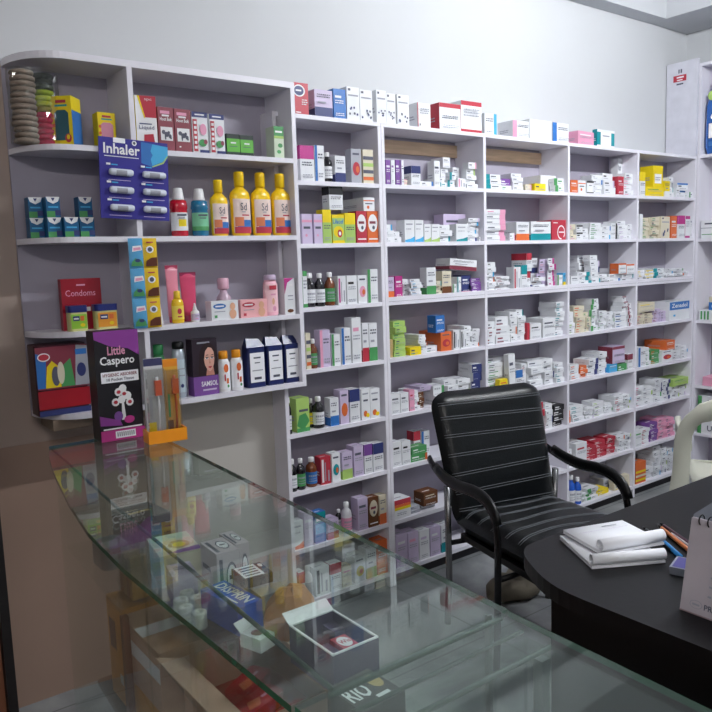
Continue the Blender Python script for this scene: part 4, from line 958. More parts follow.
mouthwash(-.983, (190,20,44), 'W', 'red mouthwash bottle with white cap beside the inhaler card')
mouthwash(-.902, (20,110,150), 'T', 'blue mouthwash bottle with green label and white cap')
YB = mat('yellow_bottle', (244,202,20), .28, spec=.5, coat=.3)
def shampoo(name, x, h, label, y=-.05):
    t = empty(name, (x, y, Z2), label, 'bottle', 'yellow shampoo bottles')
    k = h/.24
    m = MB(); m.lathe([(.032,0),(.037,.004),(.039,.02),(.040,.10),(.0415,.148),(.038,.162),(.028,.172),(.019,.180),(.0175,.186)], YB, seg=24, sy=.62); b = m.build('bottle_body', t)
    m = MB(); m.lathe([(.0175,.185),(.019,.188),(.0195,.228),(.0185,.238),(.015,.24)], mat('yellow_cap', (236,196,10), .35), seg=18); m.build('cap', t)
    m = MB(); R_ = .0375; s = 12
    def arc(z0, z1, a0, a1, mm, R_):
        for i in range(s):
            a, b = PI+PI*(a0+(a1-a0)*i/s), PI+PI*(a0+(a1-a0)*(i+1)/s)
            m.face([(R_*math.cos(a),R_*.63*math.sin(a),z0),(R_*math.cos(b),R_*.63*math.sin(b),z0),(R_*math.cos(b),R_*.63*math.sin(b),z1),(R_*math.cos(a),R_*.63*math.sin(a),z1)], mm, True)
    arc(.012,.138,.17,.83,mat('pale_label',(236,214,206),.45),.0420); arc(.010,.034,.2,.8,P('R'),.0424); arc(.034,.06,.3,.8,P('B'),.0424); arc(.036,.07,.22,.5,mat('label_peach',(222,130,90),.5),.0427); arc(.075,.08,.45,.7,P('R'),.0424)
    m.pl((-.02,-.0270,.085),(1,0,0),(0,0,1),(0,-1,0))
    m.text('Sd', .008, .010, .034, .038, INK)
    m.rect(.012,.003,.028,.006,INKG); m.build('label', t)
    t.scale = (k, k, k)
shampoo('shampoo_bottle', -.823, .205, 'shorter yellow shampoo bottle standing next to the blue mouthwash')
shampoo('shampoo_bottle', -.735, .238, 'tall yellow shampoo bottle with a patterned label, left of three')
shampoo('shampoo_bottle', -.645, .238, 'tall yellow shampoo bottle with a patterned label, middle of three')
shampoo('shampoo_bottle', -.557, .238, 'tall yellow shampoo bottle with a patterned label, right of three')

# third level
def f7(m, w, d, h): frontface(m,w,d,h); m.text('Condoms', w*.1,h*.66,w*.85,h*.78,P('P')); m.rect(w*.1,h*.38,w*.55,h*.42,INKW); m.rect(0,0,w*.45,h*.35,P('R')); m.rect(w*.4,h*.36,w*.7,h*.44,INKW); m.rect(w*.38,h*.86,w*.6,h*.89,P('P'))
hero('red_carton', -1.402, -1.270, Z3, Z3+.172, .03, mat('deep_red', (150,20,40), .35), 'dark red flat carton standing behind the two jars', f7, y=-.02)
def jar(x, lc, label, w=.06):
    t = empty('baby_jelly_jar', (x, -.055, Z3), label, 'jar')
    m = MB(); m.prism(rrect(w, .045, .012), 0, .062, mat('jelly_yellow', (206,204,140), .25, spec=.5)); m.build('jar_body', t)
    m = MB(); m.prism(rrect(w*1.03, .047, .012), .062, .084, mat('navy_lid', (34,44,110), .3)); m.build('lid', t)
    m = MB(); m.pl((-w*.42,-.0228,.008),(1,0,0),(0,0,1),(0,-1,0)); m.rect(0,0,w*.84,.048,lc); m.rect(w*.1,.026,w*.45,.042,P('N')); m.rect(w*.5,.026,w*.7,.042,P('O')); m.rect(w*.14,.031,w*.4,.036,INKW); m.disc(w*.6,.012,.008,.006,P('Y'),10); m.build('label', t)
jar(-1.368, mat('jar_green', (140,190,60), .4), 'navy lidded jar with a green label in front of the red carton')
jar(-1.274, mat('jar_orange', (224,150,50), .4), 'navy lidded jar with an orange label in front of the red carton', .075)
# sachet strip
t = empty('hanging_sachet_strip', (-1.146, -.106, 1.312), 'hanging strip of blue and yellow sachets beside the divider', 'sachets')
for r_ in range(3):
    for c_ in range(2):
        m = MB(); x0 = -.05+.05*c_; z0 = .102*(2-r_); w, h = .0495, .1015; NX, NZ = 6, 10; vs = []; fs = []
        rr = random.Random(r_*2+c_)
        for s_ in (0, 1):
            for j in range(NZ+1):
                for i in range(NX+1):
                    u, v = i/NX, j/NZ; p_ = math.sin(PI*u)*math.sin(PI*v); y_ = (-.005 if s_ == 0 else .002)*p_**.6-(.0006 if s_ == 0 else -.0006)+(rr.uniform(-.0006,.0006) if 0 < i < NX else 0)
                    vs.append((x0+w*u, y_, z0+h*v))
        N = (NX+1)*(NZ+1); bm_ = mat('sachet_blue', (84,160,206), .25, spec=.6) if c_ == 0 else mat('sachet_yellow', (228,190,30), .25, spec=.6)
        for j in range(NZ):
            for i in range(NX):
                a = j*(NX+1)+i; fs.append((a,a+1,a+NX+2,a+NX+1)); fs.append((N+a+NX+1,N+a+NX+2,N+a+1,N+a))
        m.mesh(vs, fs, bm_, True)
        m.pl((x0,-.0062,z0),(1,0,0),(0,0,1),(0,-1,0))
        if c_ == 0: m.poly([(w*.2,h*.55),(w*.9,h*.6),(w*.85,h*.76),(w*.25,h*.74)],INKW); m.poly([(w*.28,h*.58),(w*.82,h*.62),(w*.78,h*.7),(w*.3,h*.68)],P('P')); m.poly([(w*.08,h*.08),(w*.92,h*.08),(w*.8,h*.26),(w*.4,h*.34),(w*.15,h*.22)],P('G')); m.disc(w*.55,h*.26,w*.2,h*.06,P('N'),10)
        else: m.disc(w*.45,h*.62,w*.28,h*.12,INKW,12); m.disc(w*.45,h*.62,w*.17,h*.08,INK,10); m.poly([(w*.1,h*.06),(w*.92,h*.06),(w*.92,h*.36),(w*.5,h*.34),(w*.15,h*.24)],mat('choc_brown',(92,44,26),.4)); m.rect(w*.2,h*.84,w*.7,h*.88,P('R'))
        m.build('sachet', t)
m = MB(); m.lathe([(.007,0),(.008,.004),(.002,.06),(.001,.072)], CAPW, seg=14); tag(m.build('nozzle_cone', loc=(-1.078,-.06,Z3)), 'thin white nozzle cone beside the pink tubes', 'nozzle')
def tube(name, x, w, h, c, c2, label, y, rot=0):
    t = empty(name, (x, y, Z3), label, 'tube', rot=rot); m = MB(); vs = []; fs = []; NZ = 8; seg = 20
    for j in range(NZ+1):
        v = j/NZ
        for i in range(seg):
            a = 2*PI*i/seg; vs.append((w/2*(.82+.18*v)*math.cos(a), (.014*(1-v)+.0012)*math.sin(a), .022+(h-.022)*v))
    for j in range(NZ):
        for i in range(seg): fs.append((j*seg+i, j*seg+(i+1) % seg, (j+1)*seg+(i+1) % seg, (j+1)*seg+i))
    fs.append(tuple(range(NZ*seg, NZ*seg+seg))); fs.append(tuple(reversed(range(seg))))
    m.mesh(vs, fs, c, True); m.build('tube_body', t)
    m = MB(); m.lathe([(w*.36,0),(w*.38,.003),(w*.38,.02),(w*.34,.0225)], c2, seg=20, sy=.5); m.build('cap', t)
    m = MB(); m.box(-w/2*1.0, w/2*1.0, -.0016, .0016, h-.012, h+.001, c2); m.build('crimp', t)
PKL = mat('soft_pink_tube', (228,140,160), .3); PKD = mat('raspberry_tube', (208,72,110), .28)
tube('cream_tube', -1.016, .05, .205, PKL, mat('rose_cap', (176,60,90), .35), 'tall soft pink squeeze tube behind the yellow bottle', -.03, .1)
tube('cream_tube', -.955, .062, .178, PKD, mat('plum_crimp', (150,40,80), .35), 'raspberry pink squeeze tube behind the dropper bottle', -.03, -.05)
def bot(name, x, y, z, prof, m1, cap, m2, label, lab=None, sy=1, cat='bottle', group=None):
    t = empty(name, (x,y,z), label, cat, group)
    m = MB(); m.lathe(prof, m1, seg=22, sy=sy); m.build('bottle_body', t)
    m = MB(); m.lathe(cap, m2, seg=18, sy=sy if sy > .8 else 1); m.build('cap', t)
    if lab:
        m = MB(); z0, z1, mm, pm = lab; R_ = max(r for r, _ in prof)*1.015; s = 14
        for i in range(s):
            a, b = PI*1.06+PI*.88*i/s, PI*1.06+PI*.88*(i+1)/s
            m.face([(R_*math.cos(a),R_*sy*math.sin(a),z0),(R_*math.cos(b),R_*sy*math.sin(b),z0),(R_*math.cos(b),R_*sy*math.sin(b),z1),(R_*math.cos(a),R_*sy*math.sin(a),z1)], mm, True)
        m.pl((-R_*.6,-R_*sy-.0002,z0),(1,0,0),(0,0,1),(0,-1,0)); H_ = z1-z0
        if pm: pm(m, R_*1.2, H_)
        m.build('label', t)
    return t
def pmA(m, w, h): m.disc(w*.5,h*.6,w*.3,h*.22,P('R'),12); m.rect(w*.2,h*.15,w*.8,h*.25,P('R'))
bot('baby_oil_bottle', -1.017, -.068, Z3, [(.020,0),(.0225,.004),(.0225,.07),(.019,.082),(.010,.09)], mat('oil_yellow', (240,196,30), .15, spec=.6), [(.012,.088),(.0125,.09),(.0115,.112),(.009,.115)], YB, 'small yellow oil bottle in front of the pink tubes', (.014,.062,mat('oil_label',(244,220,90),.4),pmA), .7)
def pmB(m, w, h): m.rect(w*.1,h*.6,w*.9,h*.75,INKG); m.rect(w*.1,h*.2,w*.7,h*.32,P('P'))
bot('dropper_bottle', -.953, -.072, Z3, [(.014,0),(.0155,.003),(.0155,.036),(.008,.043)], CAPW, [(.008,.042),(.0085,.044),(.0045,.058),(.0025,.068)], CAPW, 'small white dropper bottle with pointed cap', (.006,.03,P('L'),pmB))
bot('cologne_bottle', -.790, .015, Z3, [(.024,0),(.028,.006),(.030,.05),(.028,.078),(.016,.094),(.012,.11)], mat('clear_pink', (206,180,198), .1, spec=.7), [(.018,.108),(.022,.112),(.022,.148),(.018,.152)], mat('pale_pink_cap', (228,180,200), .3), 'clear round cologne bottle with pale pink cap behind the soap boxes')
def f8(c, b2):
    def fn(m, w, d, h):
        frontface(m,w,d,h); m.disc(w*.3,h*.72,w*.24,h*.14,c); m.rect(w*.14,h*.68,w*.46,h*.76,INKW); m.rect(w*.1,h*.42,w*.5,h*.46,INKG); m.rect(w*.1,h*.12,w*.2,h*.26,P('G') if b2 else c)
        m.disc(w*.78,h*.68,w*.1,h*.2,mat('skin_print',(222,170,140),.5)); m.disc(w*.78,h*.28,w*.13,h*.26,mat('skin_print',(222,170,140),.5))
    return fn
hero('baby_soap_box', -.893, -.783, Z3, Z3+.07, .05, 'W', 'white baby soap box with a blue oval', f8(P('B'), True), 'box')
hero('baby_soap_box', -.773, -.659, Z3, Z3+.068, .05, mat('soft_pink_card', (236,176,180), .45), 'pink baby soap box between the white one and the talc', f8(P('R'), False), 'box')
def pmC(m, w, h): m.rect(w*.1,h*.8,w*.9,h*.95,P('R')); m.rect(w*.2,h*.6,w*.8,h*.66,P('P')); m.disc(w*.5,h*.38,w*.16,h*.12,mat('skin_print',(222,170,140),.5)); m.disc(w*.6,h*.12,w*.2,h*.1,P('P'))
bot('talc_bottle', -.626, -.058, Z3, [(.028,0),(.031,.005),(.031,.105),(.029,.125),(.024,.138)], mat('talc_pink', (240,184,198), .35), [(.024,.138),(.025,.14),(.0245,.152),(.020,.158)], mat('lilac_cap', (200,180,206), .35), 'pink baby talc bottle next to the pink soap box', (.014,.122,mat('talc_label',(244,200,208),.4),pmC), .65)
def f9(m, w, d, h): frontface(m,w,d,h); m.poly([(0,h*.55),(0,h),(w*.9,h),(w*.3,h*.88)],P('M')); m.rect(w*.4,h*.78,w*.8,h*.84,INKW); m.rect(w*.3,h*.5,w*.8,h*.53,INKG); m.rect(w*.3,h*.4,w*.8,h*.42,INKG); m.disc(w*.5,h*.1,w*.3,h*.05,P('H'),12)
hero('cream_carton', -.578, -.530, Z3, Z3+.142, .04, 'W', 'white and magenta carton at the right end beside the talc', f9)

# fourth level
m = MB(); w, h = .165, .232
def wipes(m, w, d, h):
    frontface(m,w,d,h); m.rect(0,0,w,h*.08,P('N')); m.rect(0,h*.1,w,h*.36,mat('print_red',(160,26,40),.4)); m.rect(0,h*.38,w,h*.98,P('D')); m.poly([(0,h*.4),(w*.15,h*.4),(w*.2,h*.85),(0,h*.9)],P('B')); m.poly([(w*.15,h*.4),(w*.45,h*.4),(w*.42,h*.7),(w*.3,h*.78),(w*.2,h*.7)],P('Y')); m.poly([(w*.45,h*.4),(w*.72,h*.4),(w*.66,h*.8),(w*.5,h*.7)],P('G'))
    m.disc(w*.36,h*.56,w*.08,h*.14,INK); m.disc(w*.46,h*.6,w*.07,h*.16,P('C')); m.poly([(w*.72,h*.4),(w,h*.4),(w,h*.96),(w*.78,h*.98)],P('E')); m.disc(w*.86,h*.62,w*.09,h*.1,P('N')); m.rect(w*.76,h*.84,w*.98,h*.92,P('B')); m.disc(w*.15,h*.84,w*.12,h*.06,INKW); m.disc(w*.15,h*.84,w*.1,h*.045,P('R'))
m.prism(rrect(w, .11, .02), .0, h, mat('diaper_dark', (60,22,34), .35)); wipes(m, w, .11, h)  # pack and print in darkened reds, the shelf's shade put into the colour
m.o = m.o
tag(m.build('diaper_pack', loc=(-1.428, -.005, Z4)), 'large dark red diaper pack with a colourful print on the lowest rounded shelf', 'pack')
def pmD(m, w, h): m.rect(w*.2,h*.7,w*.9,h*.73,INKG); m.rect(w*.2,h*.5,w*.9,h*.53,INKG); m.disc(w*.5,h*.2,w*.2,h*.06,P('N'),12)
bot('lotion_bottle', -1.018, -.05, Z4, [(.022,0),(.025,.004),(.025,.15),(.021,.175),(.015,.18)], mat('silver_lotion', (176,186,196), .3, metal=.3), [(.020,.178),(.021,.18),(.021,.20),(.018,.204)], BLKP, 'silver lotion bottle with black cap behind the toothbrush packs', (.02,.14,mat('silver_label',(190,206,214),.4),pmD), .8)
bot('herbal_bottle', -1.085, -.03, Z4, [(.022,0),(.024,.004),(.024,.14),(.016,.165)], mat('green_bottle', (50,110,70), .3), [(.017,.163),(.018,.166),(.018,.195),(.015,.198)], mat('green_cap', (30,110,60), .35), 'green capped bottle half hidden behind the toothbrush packs', None, .8)
def fdye(m, w, d, h):
    frontface(m,w,d,h); m.rect(0,0,w,h*.34,P('U')); m.text('SAMSOL', w*.3,h*.16,w*.97,h*.25,INKW,True); m.rect(w*.35,h*.08,w*.9,h*.11,P('L')); m.rect(w*.2,h*.92,w*.7,h*.95,INKG)
    SK = mat('face_print', (222,170,152), .5); HR = mat('hair_print', (40,22,24), .5); SH = mat('cheek_print', (196,134,118), .5)
    m.disc(w*.62,h*.66,w*.36,h*.27,HR,24); m.poly([(w*.2,h*.36),(w*.5,h*.36),(w*.5,h*.7),(w*.27,h*.7)],HR); m.poly([(w*.86,h*.36),(w*1.0,h*.36),(w*1.0,h*.7),(w*.88,h*.7)],HR)
    m.poly([(w*.5,h*.35),(w*.84,h*.35),(w*.8,h*.5),(w*.56,h*.5)],SH)
    m.poly([(w*.44,h*.64),(w*.47,h*.54),(w*.56,h*.45),(w*.66,h*.415),(w*.75,h*.45),(w*.83,h*.54),(w*.86,h*.64),(w*.84,h*.76),(w*.76,h*.83),(w*.62,h*.85),(w*.5,h*.78)],SK)
    m.poly([(w*.42,h*.62),(w*.5,h*.8),(w*.66,h*.86),(w*.6,h*.9),(w*.4,h*.84)],HR)
    for ex in (.555,.755):
        m.disc(w*ex,h*.655,w*.06,h*.017,PAPER,12); m.disc(w*ex,h*.655,w*.028,h*.015,HR,10); m.poly([(w*(ex-.07),h*.665),(w*(ex+.07),h*.665),(w*(ex+.05),h*.678),(w*(ex-.04),h*.678)],HR); m.poly([(w*(ex-.07),h*.70),(w*(ex+.07),h*.71),(w*(ex+.02),h*.722)],HR)
    m.poly([(w*.655,h*.64),(w*.69,h*.56),(w*.62,h*.56)],SH); m.poly([(w*.575,h*.50),(w*.62,h*.515),(w*.655,h*.508),(w*.69,h*.515),(w*.735,h*.50),(w*.655,h*.475)],P('R'))
    m.pl((-w/2, d/2, 0), (0,-1,0), (0,0,1), (-1,0,0)); m.rect(0,0,d,h*.34,P('U'))
hero('hair_dye_box', -.980, -.880, Z4, Z4+.208, .05, mat('dye_black', (44,32,44), .35), 'black and purple hair dye box printed with a woman\'s face', fdye, 'box')
def pmE(m, w, h): m.disc(w*.5,h*.78,w*.34,h*.16,P('O'),14); m.rect(w*.2,h*.3,w*.4,h*.55,P('R')); m.rect(w*.5,h*.2,w*.8,h*.4,P('O')); m.disc(w*.7,h*.1,w*.15,h*.06,P('G'),8)
for k, x in enumerate((-.846, -.792)):
    bot('spray_bottle', x, -.062, Z4, [(.021,0),(.0235,.004),(.0235,.105),(.018,.122),(.014,.126)], CAPW, [(.016,.124),(.018,.126),(.018,.150),(.015,.154)], mat('orange_cap', (226,148,28), .35), 'small white bottle with orange cap, ' + ('beside the hair dye box' if k == 0 else 'beside the navy packs'), (.012,.112,PAPER,pmE), .85, group='orange capped bottles')
def navy(x, w_, k):
    t = empty('navy_pack', (x,-.05,Z4), 'navy blue folded pack with a white label, ' + ['left','middle','right'][k] + ' of three', 'pack', 'navy packs')
    m = MB(); w = w_; h = .185; NVY = mat('navy_pack', (24,36,92), .3, spec=.6, bump=.15, bscale=30)
    m.prism(rrect(w,.055,.012),0,h*.84,NVY); vs = []
    m.mesh([(-w/2,-.02,h*.84),(w/2,-.02,h*.84),(w/2,.02,h*.84),(-w/2,.02,h*.84),(-w*.42,-.004,h*1.03),(w*.3,-.004,h),(w*.3,.004,h),(-w*.42,.004,h*1.03)],[(0,1,5,4),(1,2,6,5),(2,3,7,6),(3,0,4,7),(4,5,6,7)],NVY)
    m.build('pack_body', t)
    m = MB(); m.pl((-w*.4,-.0278,.02),(1,0,0),(0,0,1),(0,-1,0)); m.rect(0,0,w*.8,h*.62,PAPER); m.rect(w*.2,h*.5,w*.6,h*.53,INK); m.rect(w*.25,h*.4,w*.55,h*.42,INK); m.rect(w*.1,h*.24,w*.7,h*.26,INKG); m.rect(w*.2,h*.06,w*.6,h*.11,INK); m.build('label', t)
navy(-.710,.078,0); navy(-.627,.074,1); navy(-.550,.070,2)

# ------------------------------------------------------------------ glass counter
CZT = 1.0
t = empty('glass_counter', (-1.45, -1.1, 0), 'long glass display counter with a curved front edge running from the cosmetics shelf', 'counter')
def gl(mb, nm, **k): o = mb.build(nm, t, **k); o.location = (1.45, 1.1, 0); return o
curve = [(-1.551,-.30),(-1.592,-.46),(-1.630,-.66),(-1.668,-.90),(-1.695,-1.12),(-1.705,-1.35),(-1.703,-1.55),(-1.700,-1.72),(-1.698,-1.886)]
outl = [(-1.245,-.30)]+curve+[(-1.322,-1.886)]
def slab(mb, poly, z0, z1, face, edge, skip=()):
    mb.prism(poly, z0, z1, face)
    n = len(poly)
    for i in range(n):
        if i in skip: continue
        (ax, ay), (bx, by) = poly[i], poly[(i+1) % n]; dx, dy = bx-ax, by-ay; L = math.hypot(dx, dy) or 1; nx, ny = dy/L, -dx/L
        # ccw test below keeps the strip on the outer side
        s = 1
        mb.face([(ax+nx*.0004*s, ay+ny*.0004*s, z0), (bx+nx*.0004*s, by+ny*.0004*s, z0), (bx+nx*.0004*s, by+ny*.0004*s, z1), (ax+nx*.0004*s, ay+ny*.0004*s, z1)], edge)
m = MB(); slab(m, outl, CZT-.010, CZT, GLASS, GLEDGE, (len(outl)-2,)); gl(m, 'glass_top')
STR = mat('clear_seal', (60,74,68), .55, spec=.3)
def pane(mb, a, b, z0, z1, th=.006): mb.prism([(a[0],a[1]),(a[0]-th,a[1]),(b[0]-th,b[1]),(b[0],b[1])], z0, z1, GLASSC)
m = MB(); pane(m, (-1.535,-.31), (-1.585,-1.12), .06, .984); gl(m, 'front_glass')
m = MB(); pane(m, (-1.5852,-1.123), (-1.624,-1.868), .06, .984); gl(m, 'front_glass')
m = MB(); m.tube([(-1.536,-.27,.986),(-1.585,-1.0,.986),(-1.628,-1.874,.986)], .0035, STR, seg=8, smooth=False); gl(m, 'seal_strip')
m = MB(); m.tube([(-1.64,-1.880,.986),(-1.33,-1.880,.986)], .0035, STR, seg=8, smooth=False); gl(m, 'seal_strip')
m = MB(); m.box(-1.610,-1.335,-1.874,-1.868,.06,.984, GLASSC); gl(m, 'end_glass')
m = MB(); m.prism([(-1.262,-.34),(-1.534,-.34),(-1.618,-1.86),(-1.262,-1.86)],.693,.699, GLASSC); gl(m, 'glass_shelf')
WD = mat('dark_wood_post', (116,70,48), .5, var=.2, scale=12)
m = MB(); m.box(-1.566,-1.55,-.895,-.875,.06,.69, WD); gl(m, 'post')
m = MB(); m.box(-1.338,-1.330,-1.862,-1.854,.06,.986, mat('grey_aluminium',(140,146,146),.3,metal=.9)); gl(m, 'post')
m = MB(); m.box(-1.262,-1.254,-.343,-.335,.06,.986, mat('grey_aluminium',(140,146,146),.3,metal=.9)); gl(m, 'post')
LOWB = mat('counter_base_board', (96,70,54), .55, var=.1, scale=6)
m = MB(); m.prism([(-1.262,-.60),(-1.55,-.60),(-1.612,-1.86),(-1.262,-1.86)],.38,.396, LOWB); gl(m, 'lower_shelf')
m = MB(); m.prism([(-1.262,-.60),(-1.55,-.60),(-1.612,-1.86),(-1.262,-1.86)],0,.06, LOWB); gl(m, 'base_board')
# second counter
t = empty('glass_counter', (-1.5, -2.2, 0), 'second glass counter at the near end, straight edged, continuing the curved one', 'counter')
def gl2(mb, nm): o = mb.build(nm, t); o.location = (1.5, 2.2, 0); return o
m = MB(); slab(m, [(-1.325,-1.889),(-1.695,-1.889),(-1.69,-2.55),(-1.347,-2.55)], CZT-.010, CZT, GLASS, GLEDGE, (0,)); gl2(m, 'glass_top')
m = MB(); m.tube([(-1.66,-1.925,.986),(-1.336,-1.925,.986)], .003, STR, seg=8, smooth=False); gl2(m, 'seal_strip')
m = MB(); m.tube([(-1.66,-1.978,.986),(-1.342,-1.978,.986)], .004, STR, seg=8, smooth=False); gl2(m, 'seal_strip')
m = MB(); m.box(-1.35,-1.344,-2.5,-1.94,.06,.986, GLASSC); gl2(m, 'back_glass')
m = MB(); m.box(-1.62,-1.35,-1.946,-1.94,.06,.986, GLASSC); gl2(m, 'end_glass')
m = MB(); m.box(-1.62,-1.355,-2.5,-1.95,.69,.697, GLASSC); gl2(m, 'glass_shelf')
m = MB(); m.box(-1.372,-1.356,-1.990,-1.975,.06,.98, mat('grey_aluminium',(140,146,146),.3,metal=.9)); gl2(m, 'post')
m = MB(); m.box(-1.62,-1.35,-2.5,-1.95,0,.06, LOWB); gl2(m, 'base_board')

# standing on the glass
def fcas(m, w, d, h):
    frontface(m,w,d,h); PU = P('U'); m.poly([(0,h),(0,h*.93),(w*.35,h*.86),(w*.75,h*.83),(w,h*.76),(w,h)],mat('violet_card',(140,62,150),.4))
    m.text('Little', w*.28,h*.78,w*.68,h*.86,P('P'),True); m.text('Caspero', w*.1,h*.67,w*.88,h*.77,INKW,True)
    m.rect(w*.1,h*.53,w*.95,h*.63,PAPER); m.text('HYGIENIC ABSORBER', w*.14,h*.585,w*.92,h*.615,P('D'),True); m.text('10 Pocket Tissue', w*.22,h*.545,w*.84,h*.572,INK,True)
    TRUNK = INKW
    m.poly([(w*.50,h*.18),(w*.60,h*.18),(w*.57,h*.34),(w*.52,h*.34)],TRUNK)
    for a, b in ((.46,.44),(.56,.47),(.66,.4),(.38,.35),(.7,.34),(.52,.37),(.6,.41)): m.disc(w*a,h*b,w*.09,h*.038,INKW,9)
    for a, b in ((.46,.44),(.38,.35),(.7,.34),(.58,.42)): m.disc(w*a,h*b,w*.05,h*.018,P('R'),6)
    m.disc(w*.42,h*.22,w*.1,h*.045,P('U')); m.disc(w*.66,h*.18,w*.12,h*.035,P('M'))
    m.poly([(0,h*.15),(0,h*.24),(w*.45,h*.18),(w*.5,h*.13)],mat('violet_card',(140,62,150),.4)); m.rect(0,0,w,h*.1,P('M')); m.rect(w*.06,h*.105,w*.94,h*.118,INKW); m.rect(w*.32,h*.02,w*.78,h*.085,PAPER)
    for k in range(9): m.rect(w*(.36+.045*k),h*.035,w*(.38+.045*k),h*.075,INK)
o = simple_box('tissue_box', -1.418, -1.284, -.372, -.300, CZT+.001, CZT+.334, mat('tissue_black', (26,24,30), .4), 'tall black and violet pocket tissue box standing on the glass counter', 'box', fcas, rot=-.02)
t = empty('toothbrush_display', (-1.262, -.482, CZT+.0005), 'orange tray with two packed toothbrushes standing on the glass counter', 'display stand', rot=-.1)
ORG = mat('orange_tray', (244,152,28), .4); m = MB()
m.box(-.058,.058,-.03,.03,0,.006,ORG); m.box(-.058,.058,-.03,-.027,.006,.038,ORG); m.box(-.058,.058,.027,.03,.006,.038,ORG); m.box(-.058,-.055,-.027,.027,.006,.038,ORG); m.box(.055,.058,-.027,.027,.006,.038,ORG); m.build('tray', t)
for k, (x, c, hc) in enumerate(((-.022, (226,90,40), (60,60,100)), (.030, (200,90,30), (232,140,30)))):
    w = .056 if k == 0 else .044; H = .25 if k == 0 else .243
    b = MB(); b.box(x-w/2, x+w/2, .006, .02, .008, H, mat('pack_card_%d' % k, (206,206,210) if k == 0 else (226,168,60), .4))
    b.pl((x-w/2, .006, .008), (1,0,0), (0,0,1), (0,-1,0)); b.rect(0,(H-.03),w,H-.008,mat('pack_head_%d' % k, hc, .4)); b.rect(w*.1,0,w*.5,.05,P('Y') if k == 0 else P('H')); b.rect(w*.2,.06,w*.35,.13,P('G') if k else P('E'))
    pk = b.build('toothbrush_pack', t)
    b = MB(); hm = mat('brush_%d' % k, c, .3); b.tube([(x+.006,-.006,.02),(x+.008,-.006,.11),(x+.006,-.006,.15),(x+.006,-.006,.195)], .0045, PAPER if k == 0 else hm, seg=8); b.box(x-.002,x+.017,-.013,.0,.14,.185,hm)
    b.build('toothbrush', pk)
    b = MB(); b.box(x-w/2+.002, x+w/2-.002, -.018, .0055, .010, H-.03, FILM); b.build('blister', pk)

# inside the counter, on the glass shelf (z .70)
S1 = .6995
def lying(name, x0, x1, y0, y1, h, base, label, fn=None, cat='box', z=S1, rot=0, group=None): return simple_box(name, x0, x1, y0, y1, z, z+h, base, label, cat, fn, rot, group)
def tA(m, w, d, h): topface(m,w,d,h); m.rect(w*.15,d*.4,w*.7,d*.52,P('A')); m.rect(w*.15,d*.62,w*.5,d*.66,P('A'))
lying('dark_brown_box', -1.395, -1.275, -.50, -.36, .085, mat('dark_brown_card', (66,44,38), .4), 'dark brown flat box inside the counter near the tissue box', tA, rot=.1)
m = MB(); m.prism(rrect(.08,.11,.025), 0, .06, mat('grey_case', (96,100,104), .4)); m.pl((-.035,-.05,.06),(1,0,0),(0,1,0),(0,0,1)); m.rect(0,.01,.07,.06,mat('light_case',(150,154,158),.4)); tag(m.build('grey_case', loc=(-1.475,-.56,S1), bevel=.006), 'rounded grey case inside the counter at its narrow end', 'case')
def tB(m, w, d, h): topface(m,w,d,h); m.rect(0,d*.7,w,d,mat('mint_card',(196,216,196),.4)); m.disc(w*.6,d*.42,w*.26,d*.2,P('A')); m.disc(w*.6,d*.4,w*.16,d*.12,P('Y')); m.poly([(w*.1,0),(w,0),(w,d*.2),(w*.5,d*.14)],P('U'))
lying('food_box', -1.425, -1.315, -.83, -.68, .085, 'C', 'cream and mint box with a food picture inside the counter', tB, rot=-.15)
def tC(m, w, d, h): topface(m,w,d,h); m.rect(w*.2,d*.45,w*.8,d*.55,P('N')); m.rect(w*.2,d*.6,w*.6,d*.68,P('N')); leftface(m,w,d,h); m.rect(0,0,d,h*.4,P('U'))
lying('tablet_box', -1.445, -1.385, -.945, -.865, .075, 'L', 'lavender white small box between the food box and the rolls', tC, rot=-.2)
def tD(m, w, d, h):
    for fc in (topface, frontface):
        fc(m,w,d,h); H = d if fc is topface else h; m.poly([(w*.1,H*.88),(w*.25,H*.88),(w*.25,H*.1),(w*.1,H*.1)],INK); m.disc(w*.62,H*.5,w*.24,H*.3,INK); m.disc(w*.62,H*.5,w*.2,H*.24,PAPER); m.rect(w*.5,H*.46,w*.74,H*.54,INK)
    leftface(m,w,d,h); m.rect(d*.1,h*.55,d*.6,h*.65,INK)
PW = mat('pinkish_white_card', (206,194,200), .45)
lying('capsule_carton', -1.365, -1.305, -1.01, -.91, .13, PW, 'pinkish white carton with black marks, left of the pair in the counter', tD, 'carton', rot=-.05)
lying('capsule_carton', -1.300, -1.264, -.985, -.885, .13, PW, 'pinkish white carton with black marks, right of the pair in the counter', tD, 'carton', rot=-.05)
lying('grey_carton', -1.335, -1.264, -1.165, -1.02, .07, mat('flat_grey_card', (120,120,124), .45), 'flat grey carton lying under the black and white box in the counter', None, 'carton', rot=-.03)
def tE(m, w, d, h):
    topface(m,w,d,h); m.rect(w*.05,d*.05,w*.75,d*.95,PAPER)
    for k in range(4): m.rect(w*.12,d*(.15+.18*k),w*.66,d*(.24+.18*k),INK)
    m.disc(w*.88,d*.7,w*.07,d*.14,INKW)
lying('blister_box', -1.345, -1.272, -1.11, -1.035, .024, 'K', 'black box with a white printed panel on top of the grey carton', tE, z=S1+.0705, rot=-.08)
def tF(m, w, d, h): topface(m,w,d,h); m.pl((w/2-.0, -d/2, h), (-0,0,0), (0,0,0), (0,0,1)); m.pl((-w/2, d/2, h), (0,-1,0), (1,0,0), (0,0,1)); m.text('DISPRIN', d*.08, w*.42, d*.92, w*.88, INKW, True); m.rect(d*.3,w*.2,d*.85,w*.28,INKW)
lying('tablet_box', -1.412, -1.345, -1.17, -1.02, .065, mat('bright_blue_card', (38,86,190), .35), 'bright blue box with white DISPRIN lettering inside the counter', tF, rot=.12)
